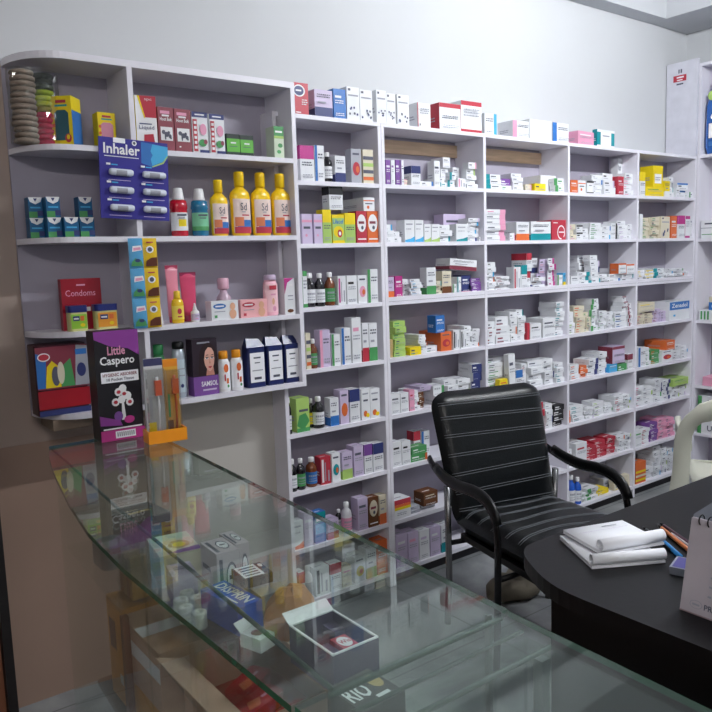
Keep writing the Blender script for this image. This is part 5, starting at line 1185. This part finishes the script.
ROLL = mat('gauze_white', (226,222,214), .85, bump=.2, bscale=80)
for k, (x, y, z) in enumerate(((-1.455,-.985,0),(-1.425,-.955,0),(-1.462,-1.03,0),(-1.45,-1.075,0),(-1.42,-1.0,0))):
    m = MB(); m.lathe([(.016,0),(.0175,.002),(.0175,.036),(.016,.038),(.006,.038),(.006,.034)], ROLL, seg=18); tag(m.build('gauze_roll', loc=(x,y,S1+z)), 'small white gauze roll beside the blue box, ' + ['front left','behind','middle','nearest the camera','touching the blue box'][k], 'roll', 'gauze rolls in the counter')
# brown paper bundle
rr = random.Random(8); m = MB(); vs = []; fs = []; prof = [(.036,0),(.046,.02),(.050,.05),(.042,.078),(.028,.10),(.010,.108)]; seg = 14
for r_, z_ in prof:
    for i in range(seg): a = 2*PI*i/seg; q = r_*(1+rr.uniform(-.12,.12)); vs.append((q*1.25*math.cos(a), q*math.sin(a), z_*(1+rr.uniform(-.05,.05))))
for j in range(len(prof)-1):
    for i in range(seg): fs.append((j*seg+i, j*seg+(i+1) % seg, (j+1)*seg+(i+1) % seg, (j+1)*seg+i))
fs.append(tuple(range((len(prof)-1)*seg, len(prof)*seg))); fs.append(tuple(reversed(range(seg))))
m.mesh(vs, fs, mat('brown_paper', (176,120,76), .55, bump=.2, bscale=30)); tag(m.build('paper_bundle', loc=(-1.305,-1.235,S1)), 'crumpled brown paper bundle inside the counter behind the open tray', 'bundle')
def open_tray(name, x0, x1, y0, y1, z, h, inner, outer, rim, label, th=.004, flap=None):
    t = empty(name, ((x0+x1)/2,(y0+y1)/2,z), label, 'carton'); w, d = x1-x0, y1-y0; m = MB()
    m.box(-w/2,w/2,-d/2,d/2,0,th,inner)
    for a in ((-w/2,-w/2+th,-d/2,d/2),(w/2-th,w/2,-d/2,d/2),(-w/2+th,w/2-th,-d/2,-d/2+th),(-w/2+th,w/2-th,d/2-th,d/2)): m.box(a[0],a[1],a[2],a[3],th,h-.003,outer); m.box(a[0],a[1],a[2],a[3],h-.003,h,rim)
    m.build('carton_body', t)
    if flap:
        for (p, q, r_) in flap:
            m = MB(); M = Matrix.Translation(p) @ Matrix.Rotation(q[0],4,q[1]); m.box(*r_, rim if rim is PAPER else outer, M=M); m.build('flap', t)
    return t
PURP = mat('dusky_purple_card', (66,54,86), .45)
open_tray('open_carton', -1.375, -1.265, -1.50, -1.345, S1, .085, mat('tray_inside', (150,108,80), .7), PURP, PAPER, 'open dusky purple display carton with a white rim inside the counter',
          flap=[((0,.0775,.085),(math.radians(-60),'X'),(-.055,.055,0,.002,0,.03))])
lying('purple_box', -1.370, -1.345, -1.49, -1.44, .07, PURP, 'small dusky purple box standing in the open carton, left', None, z=S1+.0045)
lying('purple_box', -1.30, -1.273, -1.40, -1.355, .06, PURP, 'small dusky purple box standing in the open carton, right', None, z=S1+.0045)
def tG(m, w, d, h): topface(m,w,d,h); m.disc(w*.5,d*.5,w*.4,d*.4,PAPER); leftface(m,w,d,h); m.text('Wis', d*.1,h*.4,d*.9,h*.8,INKW,True); topface(m,w,d,h); m.k = 2; m.text('Wis', w*.15,d*.35,w*.85,d*.65,P('R'),True)
lying('red_tablet_box', -1.340, -1.305, -1.49, -1.44, .075, 'R', 'small red box with white round mark inside the open purple carton', tG, z=S1+.0045)
m = MB(); m.box(-.022,.022,-.03,.03,0,.03,PAPER); m.box(-.022,.022,-.002,.0,.0,.025,PAPER,M=Matrix.Translation((0,.03,.03)) @ Matrix.Rotation(-.9,4,'X')); m.pl((-.022,-.03,.03),(1,0,0),(0,1,0),(0,0,1)); m.disc(.022,.03,.014,.014,P('D'),12)
tag(m.build('white_carton', loc=(-1.39,-1.235,S1), rot=.3), 'small open white carton with a red print beside the brown bundle', 'carton')

def tH(m, w, d, h): topface(m,w,d,h); m.text('RIO', w*.05,d*.3,w*.55,d*.75,PAPER,True); m.disc(w*.8,d*.6,w*.14,d*.22,P('A'),10); m.rect(w*.5,d*.15,w*.8,d*.24,PAPER)
lying('biscuit_box', -1.43, -1.335, -1.66, -1.56, .07, mat('charcoal_card', (62,62,62), .45), 'charcoal grey box with white RIO lettering at the near counter end', tH, rot=.05)
# plastic bag of sachets standing at the front glass
rr = random.Random(5); m = MB(); seg = 16; lev = 8; vs = []; fs = []
for j in range(lev+1):
    for i in range(seg):
        a = 2*PI*i/seg; q = (1-.25*(j/lev)**2)*(1+rr.uniform(-.08,.08)); vs.append((.036*q*math.cos(a), .06*q*math.sin(a), .15*j/lev))
for j in range(lev):
    for i in range(seg): fs.append((j*seg+i, j*seg+(i+1) % seg, (j+1)*seg+(i+1) % seg, (j+1)*seg+i))
t = empty('sachet_bag', (-1.50,-.80,S1), 'clear plastic bag of amber packets standing against the counter front glass', 'bag')
m.mesh(vs, fs, FILM); m.build('plastic_bag', t)
for k in range(4): b = MB(); b.box(-.02,.02,-.045+.023*k,-.027+.023*k,.002,.11-.01*(k % 2),mat('amber_packet_%d' % (k % 2), (150,96,50) if k % 2 else (170,130,60), .4)); b.build('packet', t)

# lower level of the counter
S2 = .3965
AMB = mat('amber_card', (214,150,50), .5, var=.08); TAN2 = mat('pinkish_kraft', (206,172,150), .7, var=.05)
def tI(m, w, d, h): leftface(m,w,d,h); m.rect(d*.1,h*.5,d*.5,h*.8,P('H')); m.rect(d*.6,h*.2,d*.8,h*.3,P('C'))
lying('amber_carton', -1.535, -1.43, -.80, -.68, .27, AMB, 'tall amber carton on the lower counter shelf beside the wooden post', tI, 'carton', z=S2)
def tJ(m, w, d, h): topface(m,w,d,h); m.rect(0,d*.4,w,d*.62,PAPER); leftface(m,w,d,h); m.rect(0,h*.72,d,h*.86,PAPER); m.rect(0,0,d,h*.45,AMB)
lying('taped_carton', -1.545, -1.30, -1.06, -.82, .265, TAN2, 'pinkish kraft carton with a white tape band on the lower counter shelf', tJ, 'carton', z=S2)
open_tray('open_kraft_carton', -1.50, -1.28, -1.40, -1.08, S2, .25, mat('kraft_inside', (196,160,136), .7), TAN2, TAN2, 'open kraft carton holding red packets on the lower counter shelf',
          flap=[((-.11,0,.25),(math.radians(-70),'Y'),(0,.003,-.15,.15,0,.07))])
for k, (x, y, a) in enumerate(((-1.38,-1.16,.5),(-1.40,-1.24,.3),(-1.38,-1.33,.2))):
    m = MB(); RP = mat('red_packet', (186,36,48), .25, spec=.6, bump=.15, bscale=40); m.prism(rrect(.12,.055,.012), 0, .03, RP); m.pl((-.06,-.0275,.03),(1,0,0),(0,1,0),(0,0,1)); m.poly([(.02,.012),(.05,.008),(.07,.03),(.035,.036)],P('O')); m.rect(.07,.022,.1,.03,P('P'))
    tag(m.build('red_packet', loc=(x,y,S2+.156), rot=a, bevel=.006), 'shiny red packet in the open kraft carton, ' + ['farthest','middle','nearest'][k], 'packet', 'red packets in the kraft carton')
m = MB(); m.box(-.104,.104,-.153,.153,0,.15,mat('packet_layer', (150,60,52), .6)); tag(m.build('lower_packet_layer', loc=(-1.39,-1.24,S2+.0045)), 'lower layer of packets filling the open kraft carton', 'packets', kind='stuff')
open_tray('open_kraft_carton', -1.59, -1.34, -1.84, -1.45, S2, .14, mat('kraft_inside', (196,160,136), .7), KRAFT, KRAFT, 'empty open kraft carton at the near end of the lower counter shelf')
def tK(m, w, d, h): leftface(m,w,d,h); m.rect(d*.1,h*.2,d*.9,h*.5,P('C'))
lying('floor_carton', -1.59, -1.40, -1.20, -.92, .22, TAN2, 'pinkish kraft carton at the bottom of the counter', tK, 'carton', z=.061)
m = MB(); m.box(-.09,.09,-.012,.012,0,.02,mat('copper_plank', (176,110,84), .5)); tag(m.build('wood_offcut', loc=(-1.73,-.62,0), rot=1.2), 'short copper brown wood offcut lying on the floor by the counter', 'wood')

# ------------------------------------------------------------------ desk
t = empty('office_desk', (.0,-2.0,0), 'black laminate office desk with a rounded corner, cluttered with pads and pens', 'desk')
def dk(mb, nm, **k): o = mb.build(nm, t, **k); o.location = (0,2.0,0); return o
top = [(.95,-1.325),(-.60,-1.325),(-.622,-1.328),(-.643,-1.338),(-.662,-1.352),(-.680,-1.371),(-.697,-1.395),(-.715,-1.424),(-.733,-1.455),(-.748,-1.485),(-.760,-1.515),(-.768,-1.545),(-.773,-1.58),(-.775,-1.62),(-.77,-3.0),(.95,-3.0)]
m = MB(); m.prism(top, .71, .75, DESKM); dk(m, 'desktop', bevel=.004)
m = MB(); m.box(-.70,-.68,-2.95,-1.47,0,.71, DESKM); dk(m, 'side_panel')
m = MB(); m.box(.85,.87,-2.95,-1.47,0,.71, DESKM); dk(m, 'side_panel')
m = MB(); m.box(-.68,.85,-2.95,-2.93,.1,.71, DESKM); dk(m, 'modesty_panel')
# notepads: pages with the tail rolled over
def notepad(c, ang, L, W, z, label, rr_):
    m = MB(); n = 26; vs = []; path = [(0,.010),(L*.5,.009),(L-.01,.010)]
    for i in range(15):
        a = -PI/2+1.75*PI*i/14; q = rr_*(1-.22*i/14); path.append((L+q*math.cos(a), .010+rr_+q*math.sin(a)))
    th = .002
    for (a, b) in path: vs += [(a,-W/2,b),(a,W/2,b)]
    fs = [(2*i,2*i+2,2*i+3,2*i+1) for i in range(len(path)-1)]
    t = empty('notepad', (c[0],c[1],z), label, 'notepad', 'notepads on the desk', ang)
    m.mesh(vs, fs, PAPER, True); o = m.build('rolled_pages', t); s = o.modifiers.new('solid','SOLIDIFY'); s.thickness = .0025
    m = MB(); m.box(.0,L+rr_*.6,-W/2,W/2,0,.006,PAPER); m.box(-.001,L+rr_*.6,-W/2-.001,W/2+.001,-.0008,.0,INKG); m.pl((0,-W/2,.0081),(1,0,0),(0,1,0),(0,0,1)); m.build('page_block', t)
    m = MB(); m.pl((.01,-W/2,.0115),(0,1,0),(1,0,0),(0,0,1)); m.rect(W*.55,.012,W*.8,.016,INKG); m.rect(W*.1,.035,W*.9,.0362,P('L')); m.build('print', t)
ang = math.atan2(-1.53+1.35, -.56+.52)
notepad((-.420,-1.390), math.atan2(-.175,-.06), .160, .190, .7515+.014, 'upper white notepad with rolled back pages on the desk corner', .014)
notepad((-.440,-1.405), math.atan2(-.20,-.115), .195, .190, .7515, 'lower white notepad with rolled back pages, under the other one', .012)
# pens
def pen(p, q, r_, c, label, z=.757, tip=True):
    t = empty('pen', (p[0],p[1],z), label, 'pen', 'pens and pencils on the desk'); d = Vector((q[0]-p[0], q[1]-p[1], 0)); m = MB(); m.tube([(0,0,0), d*.86], r_, mat('pen_'+str(c[0])+str(c[1]), c, .3), seg=10); m.build('barrel', t)
    m = MB(); m.sweep([d*.86, d], [(r_*math.cos(2*PI*i/10), r_*math.sin(2*PI*i/10)) for i in range(10)], BLKP if tip else mat('pen_'+str(c[0])+str(c[1]), c, .3), scales=[1,.25]); m.build('tip', t)
pen((-.408,-1.638), (-.300,-1.49), .006, (40,130,200), 'bright blue pen beside the notepads')
pen((-.372,-1.655), (-.245,-1.475), .0055, (204,120,70), 'orange brown pencil right of the blue pen')
pen((-.335,-1.645), (-.225,-1.468), .005, (78,44,60), 'dark plum pen farthest from the notepads')
pen((-.355,-1.668), (-.262,-1.515), .004, (190,190,196), 'thin silver pen between the orange pencil and plum pen', z=.7545)
pen((-.385,-1.60), (-.285,-1.455), .0045, (26,26,30), 'black pen lying left of the blue pen', z=.755)
def tP(m, w, d, h): topface(m,w,d,h); m.rect(w*.06,d*.06,w*.94,d*.94,mat('indigo_cover',(74,70,140),.3))
simple_box('indigo_case', -.50, -.425, -1.735, -1.655, .7505, .769, mat('grey_case_edge', (150,156,166), .3), 'small indigo topped case between the pens and the calendar', 'case', tP, rot=.3)
# tablet-like pad and small paper at right
m = MB(); m.prism(rrect(.30,.22,.03), 0, .012, mat('dark_grey_pad', (54,58,64), .3)); tag(m.build('writing_pad', loc=(.03,-1.60,.7505), rot=.12), 'flat dark grey pad with rounded corners at the right of the desk', 'pad')
m = MB(); m.box(-.04,.04,-.03,.03,0,.012,mat('pale_card', (214,230,238), .4)); tag(m.build('paper_slip', loc=(.025,-1.545,.763), rot=.3), 'pale blue white paper slip lying on the dark grey pad', 'paper')
# desk calendar (tent)
t = empty('desk_calendar', (-.615,-1.92,.7505), 'white spiral bound tent calendar standing on the desk at the right edge', 'calendar')
CALM = mat('calendar_card', (186,178,186), .5)
m = MB(); H = .20; W = .28; d0 = .045
M1 = Matrix.Translation((-.045, 0, 0)) @ Matrix.Rotation(math.radians(12), 4, 'Y')
m.box(0,.0025,-W/2,W/2,0,H,CALM,M=M1)
u = M1.to_3x3() @ Vector((0,-1,0)); w_ = M1.to_3x3() @ Vector((0,0,1)); nn = M1.to_3x3() @ Vector((-1,0,0)); oo = M1 @ Vector((0, W/2, 0))
m.pl(oo, u, w_, nn); m.disc(.034,.022,.014,.009,INKG); m.disc(.034,.022,.0125,.0078,CALM); m.rect(.026,.020,.042,.024,INKG); m.text('PROFLOX', .052,.016,.125,.028,INK,True)
for k, z in enumerate((.165,.147,.125,.105,.085,.066,.046)):
    m.rect(.05+(.01 if k else 0),z,.05+(.07 if k == 0 else .018),z+(.006 if k == 0 else .004),INK if k == 0 else INKG)
    for j in range(1,4): m.rect(.06+.035*j,z,.07+.035*j,z+.004,INKG)
m.build('front_sheet', t)
m = MB(); M2 = Matrix.Translation((.045, 0, 0)) @ Matrix.Rotation(math.radians(-12), 4, 'Y'); m.box(-.0025,0,-W/2,W/2,0,H,CALM,M=M2); m.box(-.045,.045,-W/2,W/2,0,.003,mat('calendar_base', (150,130,136), .5)); m.build('back_sheet', t)
for k in range(14):
    m = MB(); y = W/2-.02-.019*k; pts = [(.011*math.cos(a), y, H-.006+.011*math.sin(a)) for a in [2*PI*i/12 for i in range(13)]]; m.tube(pts, .0015, BLKP, seg=6, up=(0,1,0)); m.build('ring', t)

# ------------------------------------------------------------------ black armchair
t = empty('office_armchair', (.128,-.747,0), 'black leather armchair with grey stitched lines standing behind the desk', 'chair', rot=math.radians(-13.4))
def pad(mb, o, ux, uy, n, W0, W1, H, th, rad, mt, nx=14, ny=18, bulge=.02, curve=0):
    """a cushion: rounded sheet of width W0 (bottom) to W1 (top), height H, thickness th."""
    ux, uy, n = Vector(ux), Vector(uy), Vector(n); o = Vector(o); vs = []; fs = []
    for s in (1, -1):
        for j in range(ny+1):
            v = j/ny
            for i in range(nx+1):
                u = i/nx*2-1; W = (W0+(W1-W0)*v)/2
                ev = min(v, 1-v)*H; rr_ = 0
                if ev < rad: rr_ = rad-math.sqrt(max(0, rad*rad-(rad-ev)**2))
                x = u*(W-rr_*.9)
                e = min(1, (1-abs(u))*W/th*1.2, ); e2 = min(1, ev/th*1.2); q = math.sqrt(max(0, 1-(1-e)**2))*math.sqrt(max(0, 1-(1-e2)**2))
                z = th/2*q*s+(bulge*(1-u*u)*math.sin(PI*v) if s > 0 else 0)+curve*u*u
                vs.append(o+ux*x+uy*(v*H)+n*z)
    N = (nx+1)*(ny+1)
    for j in range(ny):
        for i in range(nx):
            a = j*(nx+1)+i; fs.append((a,a+1,a+nx+2,a+nx+1)); fs.append((N+a+nx+1,N+a+nx+2,N+a+1,N+a))
    mb.mesh(vs, fs, mt, True)
    def P_(u, v, lift=.001):
        W = (W0+(W1-W0)*v)/2; ev = min(v, 1-v)*H; e = min(1,(1-abs(u))*W/th*1.2); e2 = min(1, ev/th*1.2); q = math.sqrt(max(0,1-(1-e)**2))*math.sqrt(max(0,1-(1-e2)**2))
        return o+ux*(u*W)+uy*(v*H)+n*(th/2*q+bulge*(1-u*u)*math.sin(PI*v)+curve*u*u+lift)
    return P_
# local frame: x right, -y forward.  back leans from (y .2,z .43) to (y .344,z .962)
lean = Vector((0, .165, .56)).normalized(); bn = Vector((0, -lean.z, lean.y))
m = MB(); Pb = pad(m, (0,.215,.42), (1,0,0), lean, bn, .50, .555, .565, .085, .075, LEATH, nx=18, ny=26, bulge=.012, curve=.012); o = m.build('backrest', t); o.modifiers.new('s','SUBSURF').render_levels = 1
for k, v in enumerate((.13,.26,.39,.52,.65,.78,.89)):
    for dv in (0, .018):
        m = MB(); m.tube([Pb(u/10*.93, v+dv+.012*math.sin(k)*(u/10), .0006) for u in range(-10, 11)], .0011, THREAD, seg=5); m.build('stitch_line', o)

m = MB(); Ps = pad(m, (0,.24,.455), (1,0,0), (0,-1,.04), (0,.04,1), .50, .52, .62, .10, .06, LEATH, nx=18, ny=24, bulge=.010, curve=.0); s = m.build('seat', t)
for k, v in enumerate((.16,.30,.44,.58,.70,.82)):
    for dv in (0, .02):
        m = MB(); m.tube([Ps(u/12*.94, v+dv+.02*math.cos(u/12*PI*1.2+k)*(.6 if k % 2 else 1), .0006) for u in range(-12, 13)], .0011, THREAD, seg=5); m.build('stitch_line', s)
m = MB(); m.box(-.23,.23,-.33,.2,.385,.41,BLKP); m.build('seat_frame', t)
def bez(p0, p1, p2, p3, n=10):
    p0, p1, p2, p3 = map(Vector, (p0, p1, p2, p3)); return [p0*(1-s)**3+p1*3*s*(1-s)**2+p2*3*s*s*(1-s)+p3*s**3 for s in [i/n for i in range(n+1)]]
oval = [(.017*math.cos(2*PI*i/12), .010*math.sin(2*PI*i/12)) for i in range(12)]
ovalp = [(.022*math.cos(2*PI*i/12), .014*math.sin(2*PI*i/12)) for i in range(12)]
for sx in (-1, 1):
    x = sx*.30
    path = bez((x*.93,.36,.69), (x,.27,.655), (x,.18,.625), (x,.06,.64))+bez((x,.06,.64), (x,-.06,.655), (x,-.150,.64), (x,-.165,.53), 10)[1:]+bez((x,-.165,.53), (x,-.17,.4), (x,-.16,.2), (x,-.15,0), 8)[1:]
    m = MB(); m.sweep(path, oval, CHROME if False else mat('black_steel', (44,44,47), .22, metal=.7), up=(1,0,0)); f = m.build('arm_frame', t)
    m = MB(); m.sweep([p+Vector((0,0,.0)) + (Vector((0,-.009,.011)) if i > 3 else Vector((0,0,.011))) for i, p in enumerate(path[3:20])], ovalp, BLKP, up=(1,0,0)); m.build('arm_pad', f)
    m = MB(); m.sweep([(x*.9,.235,.60),(x*.88,.24,.4),(x*.86,.25,.2),(x*.86,.27,0)], [(.016*math.cos(2*PI*i/10), .013*math.sin(2*PI*i/10)) for i in range(10)], CHROME, up=(1,0,0)); m.build('rear_leg', t)
    m = MB(); m.tube([(x,-.155,.36),(x*.5,-.155,.375)], .011, BLKP, seg=8); m.build('cross_bar', t); m = MB(); m.tube([(x*.87,.24,.36),(x*.5,.2,.375)], .011, BLKP, seg=8); m.build('cross_bar', t)
# crumpled sack under the chair
rr = random.Random(2); m = MB(); seg = 18; vs = []; fs = []; prof = [(.10,0),(.13,.02),(.12,.06),(.08,.09),(.03,.10)]
for r_, z_ in prof:
    for i in range(seg): a = 2*PI*i/seg; q = r_*(1+rr.uniform(-.18,.18)); vs.append((q*1.2*math.cos(a), q*.7*math.sin(a), z_*(1+(rr.uniform(-.2,.2) if z_ else 0))))
for j in range(len(prof)-1):
    for i in range(seg): fs.append((j*seg+i, j*seg+(i+1) % seg, (j+1)*seg+(i+1) % seg, (j+1)*seg+i))
fs.append(tuple(range((len(prof)-1)*seg, len(prof)*seg))); m.mesh(vs, fs, mat('dusty_sack', (120,112,98), .9, bump=.3, bscale=25), True)
tag(m.build('crumpled_sack', loc=(.37,-.42,0)), 'dusty beige crumpled sack on the floor under the armchair', 'sack')

# ------------------------------------------------------------------ plastic chair
t = empty('plastic_chair', (1.475,-.905,0), 'cream plastic garden chair at the right edge behind the desk', 'chair', rot=math.radians(119))
def band(path, W, name, th=.011, up=(0,1,0)):
    m = MB(); n = len(path); sc = W if isinstance(W, list) else [W]*n
    path = [Vector(p) for p in path]; vs = []; fs = []; prof = [(-1,-.5),(-.92,-1),(0,-1.25),(.92,-1),(1,-.5),(1,.5),(.92,1),(0,.75),(-.92,1),(-1,.5)]; k = len(prof)
    for i, p in enumerate(path):
        tg = (path[min(i+1,n-1)]-path[max(i-1,0)]).normalized(); s = tg.cross(Vector(up)).normalized(); q = s.cross(tg)
        for a_, b_ in prof: vs.append(p+s*a_*sc[i]/2+q*b_*th)
    for i in range(n-1):
        for j in range(k): fs.append((i*k+j, i*k+(j+1) % k, (i+1)*k+(j+1) % k, (i+1)*k+j))
    fs.append(tuple(reversed(range(k)))); fs.append(tuple(range((n-1)*k, n*k))); m.mesh(vs, fs, PLASW, True); return m.build(name, t)
hoop = bez((.33,.30,0),(.31,.27,.25),(.285,.235,.45),(.285,.235,.60),8)+bez((.285,.235,.60),(.285,.24,.74),(.22,.262,.81),(0,.275,.82),10)[1:]
hoop += [Vector((-p.x,p.y,p.z)) for p in reversed(hoop[:-1])]
band(hoop, [.085]*6+[.075]*4+[.07]*4+[.09]*9+[.07]*4+[.075]*4+[.085]*6 if len(hoop) == 37 else .08, 'back_hoop')
for sx in (-1, 1):
    band(bez((sx*.255,.205,.60),(sx*.31,.1,.66),(sx*.32,-.05,.655),(sx*.31,-.17,.64),8)+bez((sx*.31,-.17,.64),(sx*.305,-.25,.62),(sx*.30,-.25,.45),(sx*.32,-.28,0),10)[1:], .06, 'arm_and_leg', up=(1,0,0))
m = MB(); nx, ny = 12, 12; vs = []; fs = []
for s_ in (0, 1):
    for j in range(ny+1):
        for i in range(nx+1):
            u, v = i/nx*2-1, j/ny; z = .425+.02*(u*u)-.018*math.sin(PI*v)-(.03*max(0,(.15-v)/.15)**2)-s_*.012; vs.append((u*.27*(1-.12*v), -.25+.47*v, z))
N = (nx+1)*(ny+1)
for j in range(ny):
    for i in range(nx): a = j*(nx+1)+i; fs.append((a,a+1,a+nx+2,a+nx+1)); fs.append((N+a+nx+1,N+a+nx+2,N+a+1,N+a))
for i in range(nx): fs.append((i, N+i, N+i+1, i+1)); a = ny*(nx+1)+i; fs.append((a, a+1, N+a+1, N+a))
for j in range(ny): a = j*(nx+1); fs.append((a, a+nx+1, N+a+nx+1, N+a)); a += nx; fs.append((a, N+a, N+a+nx+1, a+nx+1))
m.mesh(vs, fs, PLASW, True); m.build('seat', t)
m = MB(); m.box(-.27,.27,-.255,-.245,.37,.425,PLASW); m.build('seat_apron', t, bevel=.003)
for k in range(3):
    x = (k-1)*.05; m = MB(); m.sweep([(x,.215,.415),(x*1.1,.245,.62),(x*1.2,.272,.79)], [(.016,-.004),(.016,.004),(-.016,.004),(-.016,-.004)], PLASW, up=(0,1,0), smooth=False); m.build('back_slat', t)

# ------------------------------------------------------------------ lamps
TUBE = emit_mat('fluorescent_tube', (.94,.97,1,1), LAMP_A)
for k, (x, y, z, a, lab) in enumerate(((.95,-1.75,2.96,0,'fluorescent tube batten above the armchair'),(-2.5,-3.8,2.9,.0,'added fill light tube, out of view behind the customer side'))):  # second tube is an added warm fill, unseen behind the camera
    t = empty('tube_light', (x,y,z), lab, 'lamp', rot=a); m = MB(); m.box(-.62,.62,-.03,.03,.035,.075,mat('lamp_white', (225,225,225), .4)); m.build('batten', t)
    m = MB(); m.box(-.5,-.49,-.005,.005,.075,3.3-z,mat('lamp_white', (225,225,225), .4)); m.box(.49,.5,-.005,.005,.075,3.3-z,mat('lamp_white', (225,225,225), .4)); m.build('hanger', t)
    m = MB(); m.tube([(-.59,0,.012),(.59,0,.012)], .014, TUBE if k == 0 else emit_mat('warm_fill_tube', (1,.95,.90,1), FILL_B), seg=12); m.build('tube', t)
w = bpy.data.worlds.new('world'); w.use_nodes = True; w.node_tree.nodes['Background'].inputs['Color'].default_value = (.6,.65,.7,1); w.node_tree.nodes['Background'].inputs['Strength'].default_value = .0; scene.world = w

# ------------------------------------------------------------------ camera
pitch, roll, yaw = .126, .033, .642
r0 = Vector((math.cos(yaw), -math.sin(yaw), 0)); fw = Vector((math.sin(yaw)*math.cos(pitch), math.cos(yaw)*math.cos(pitch), -math.sin(pitch))); u0 = Vector((math.sin(yaw)*math.sin(pitch), math.cos(yaw)*math.sin(pitch), math.cos(pitch)))
R_ = r0*math.cos(roll)-u0*math.sin(roll); U_ = r0*math.sin(roll)+u0*math.cos(roll)
cd = bpy.data.cameras.new('camera'); cam = bpy.data.objects.new('camera', cd); COL.objects.link(cam)
cd.sensor_width = 36; cd.lens = 750/712*36; cd.clip_start = .02
cam.matrix_world = Matrix(((R_.x,U_.x,-fw.x,-2.12),(R_.y,U_.y,-fw.y,-2.6),(R_.z,U_.z,-fw.z,1.517),(0,0,0,1)))
scene.camera = cam
vs_ = scene.view_settings; vs_.view_transform = 'Standard'; vs_.look = 'None'; vs_.gamma = 1; vs_.use_curve_mapping = False; vs_.exposure = EXPO
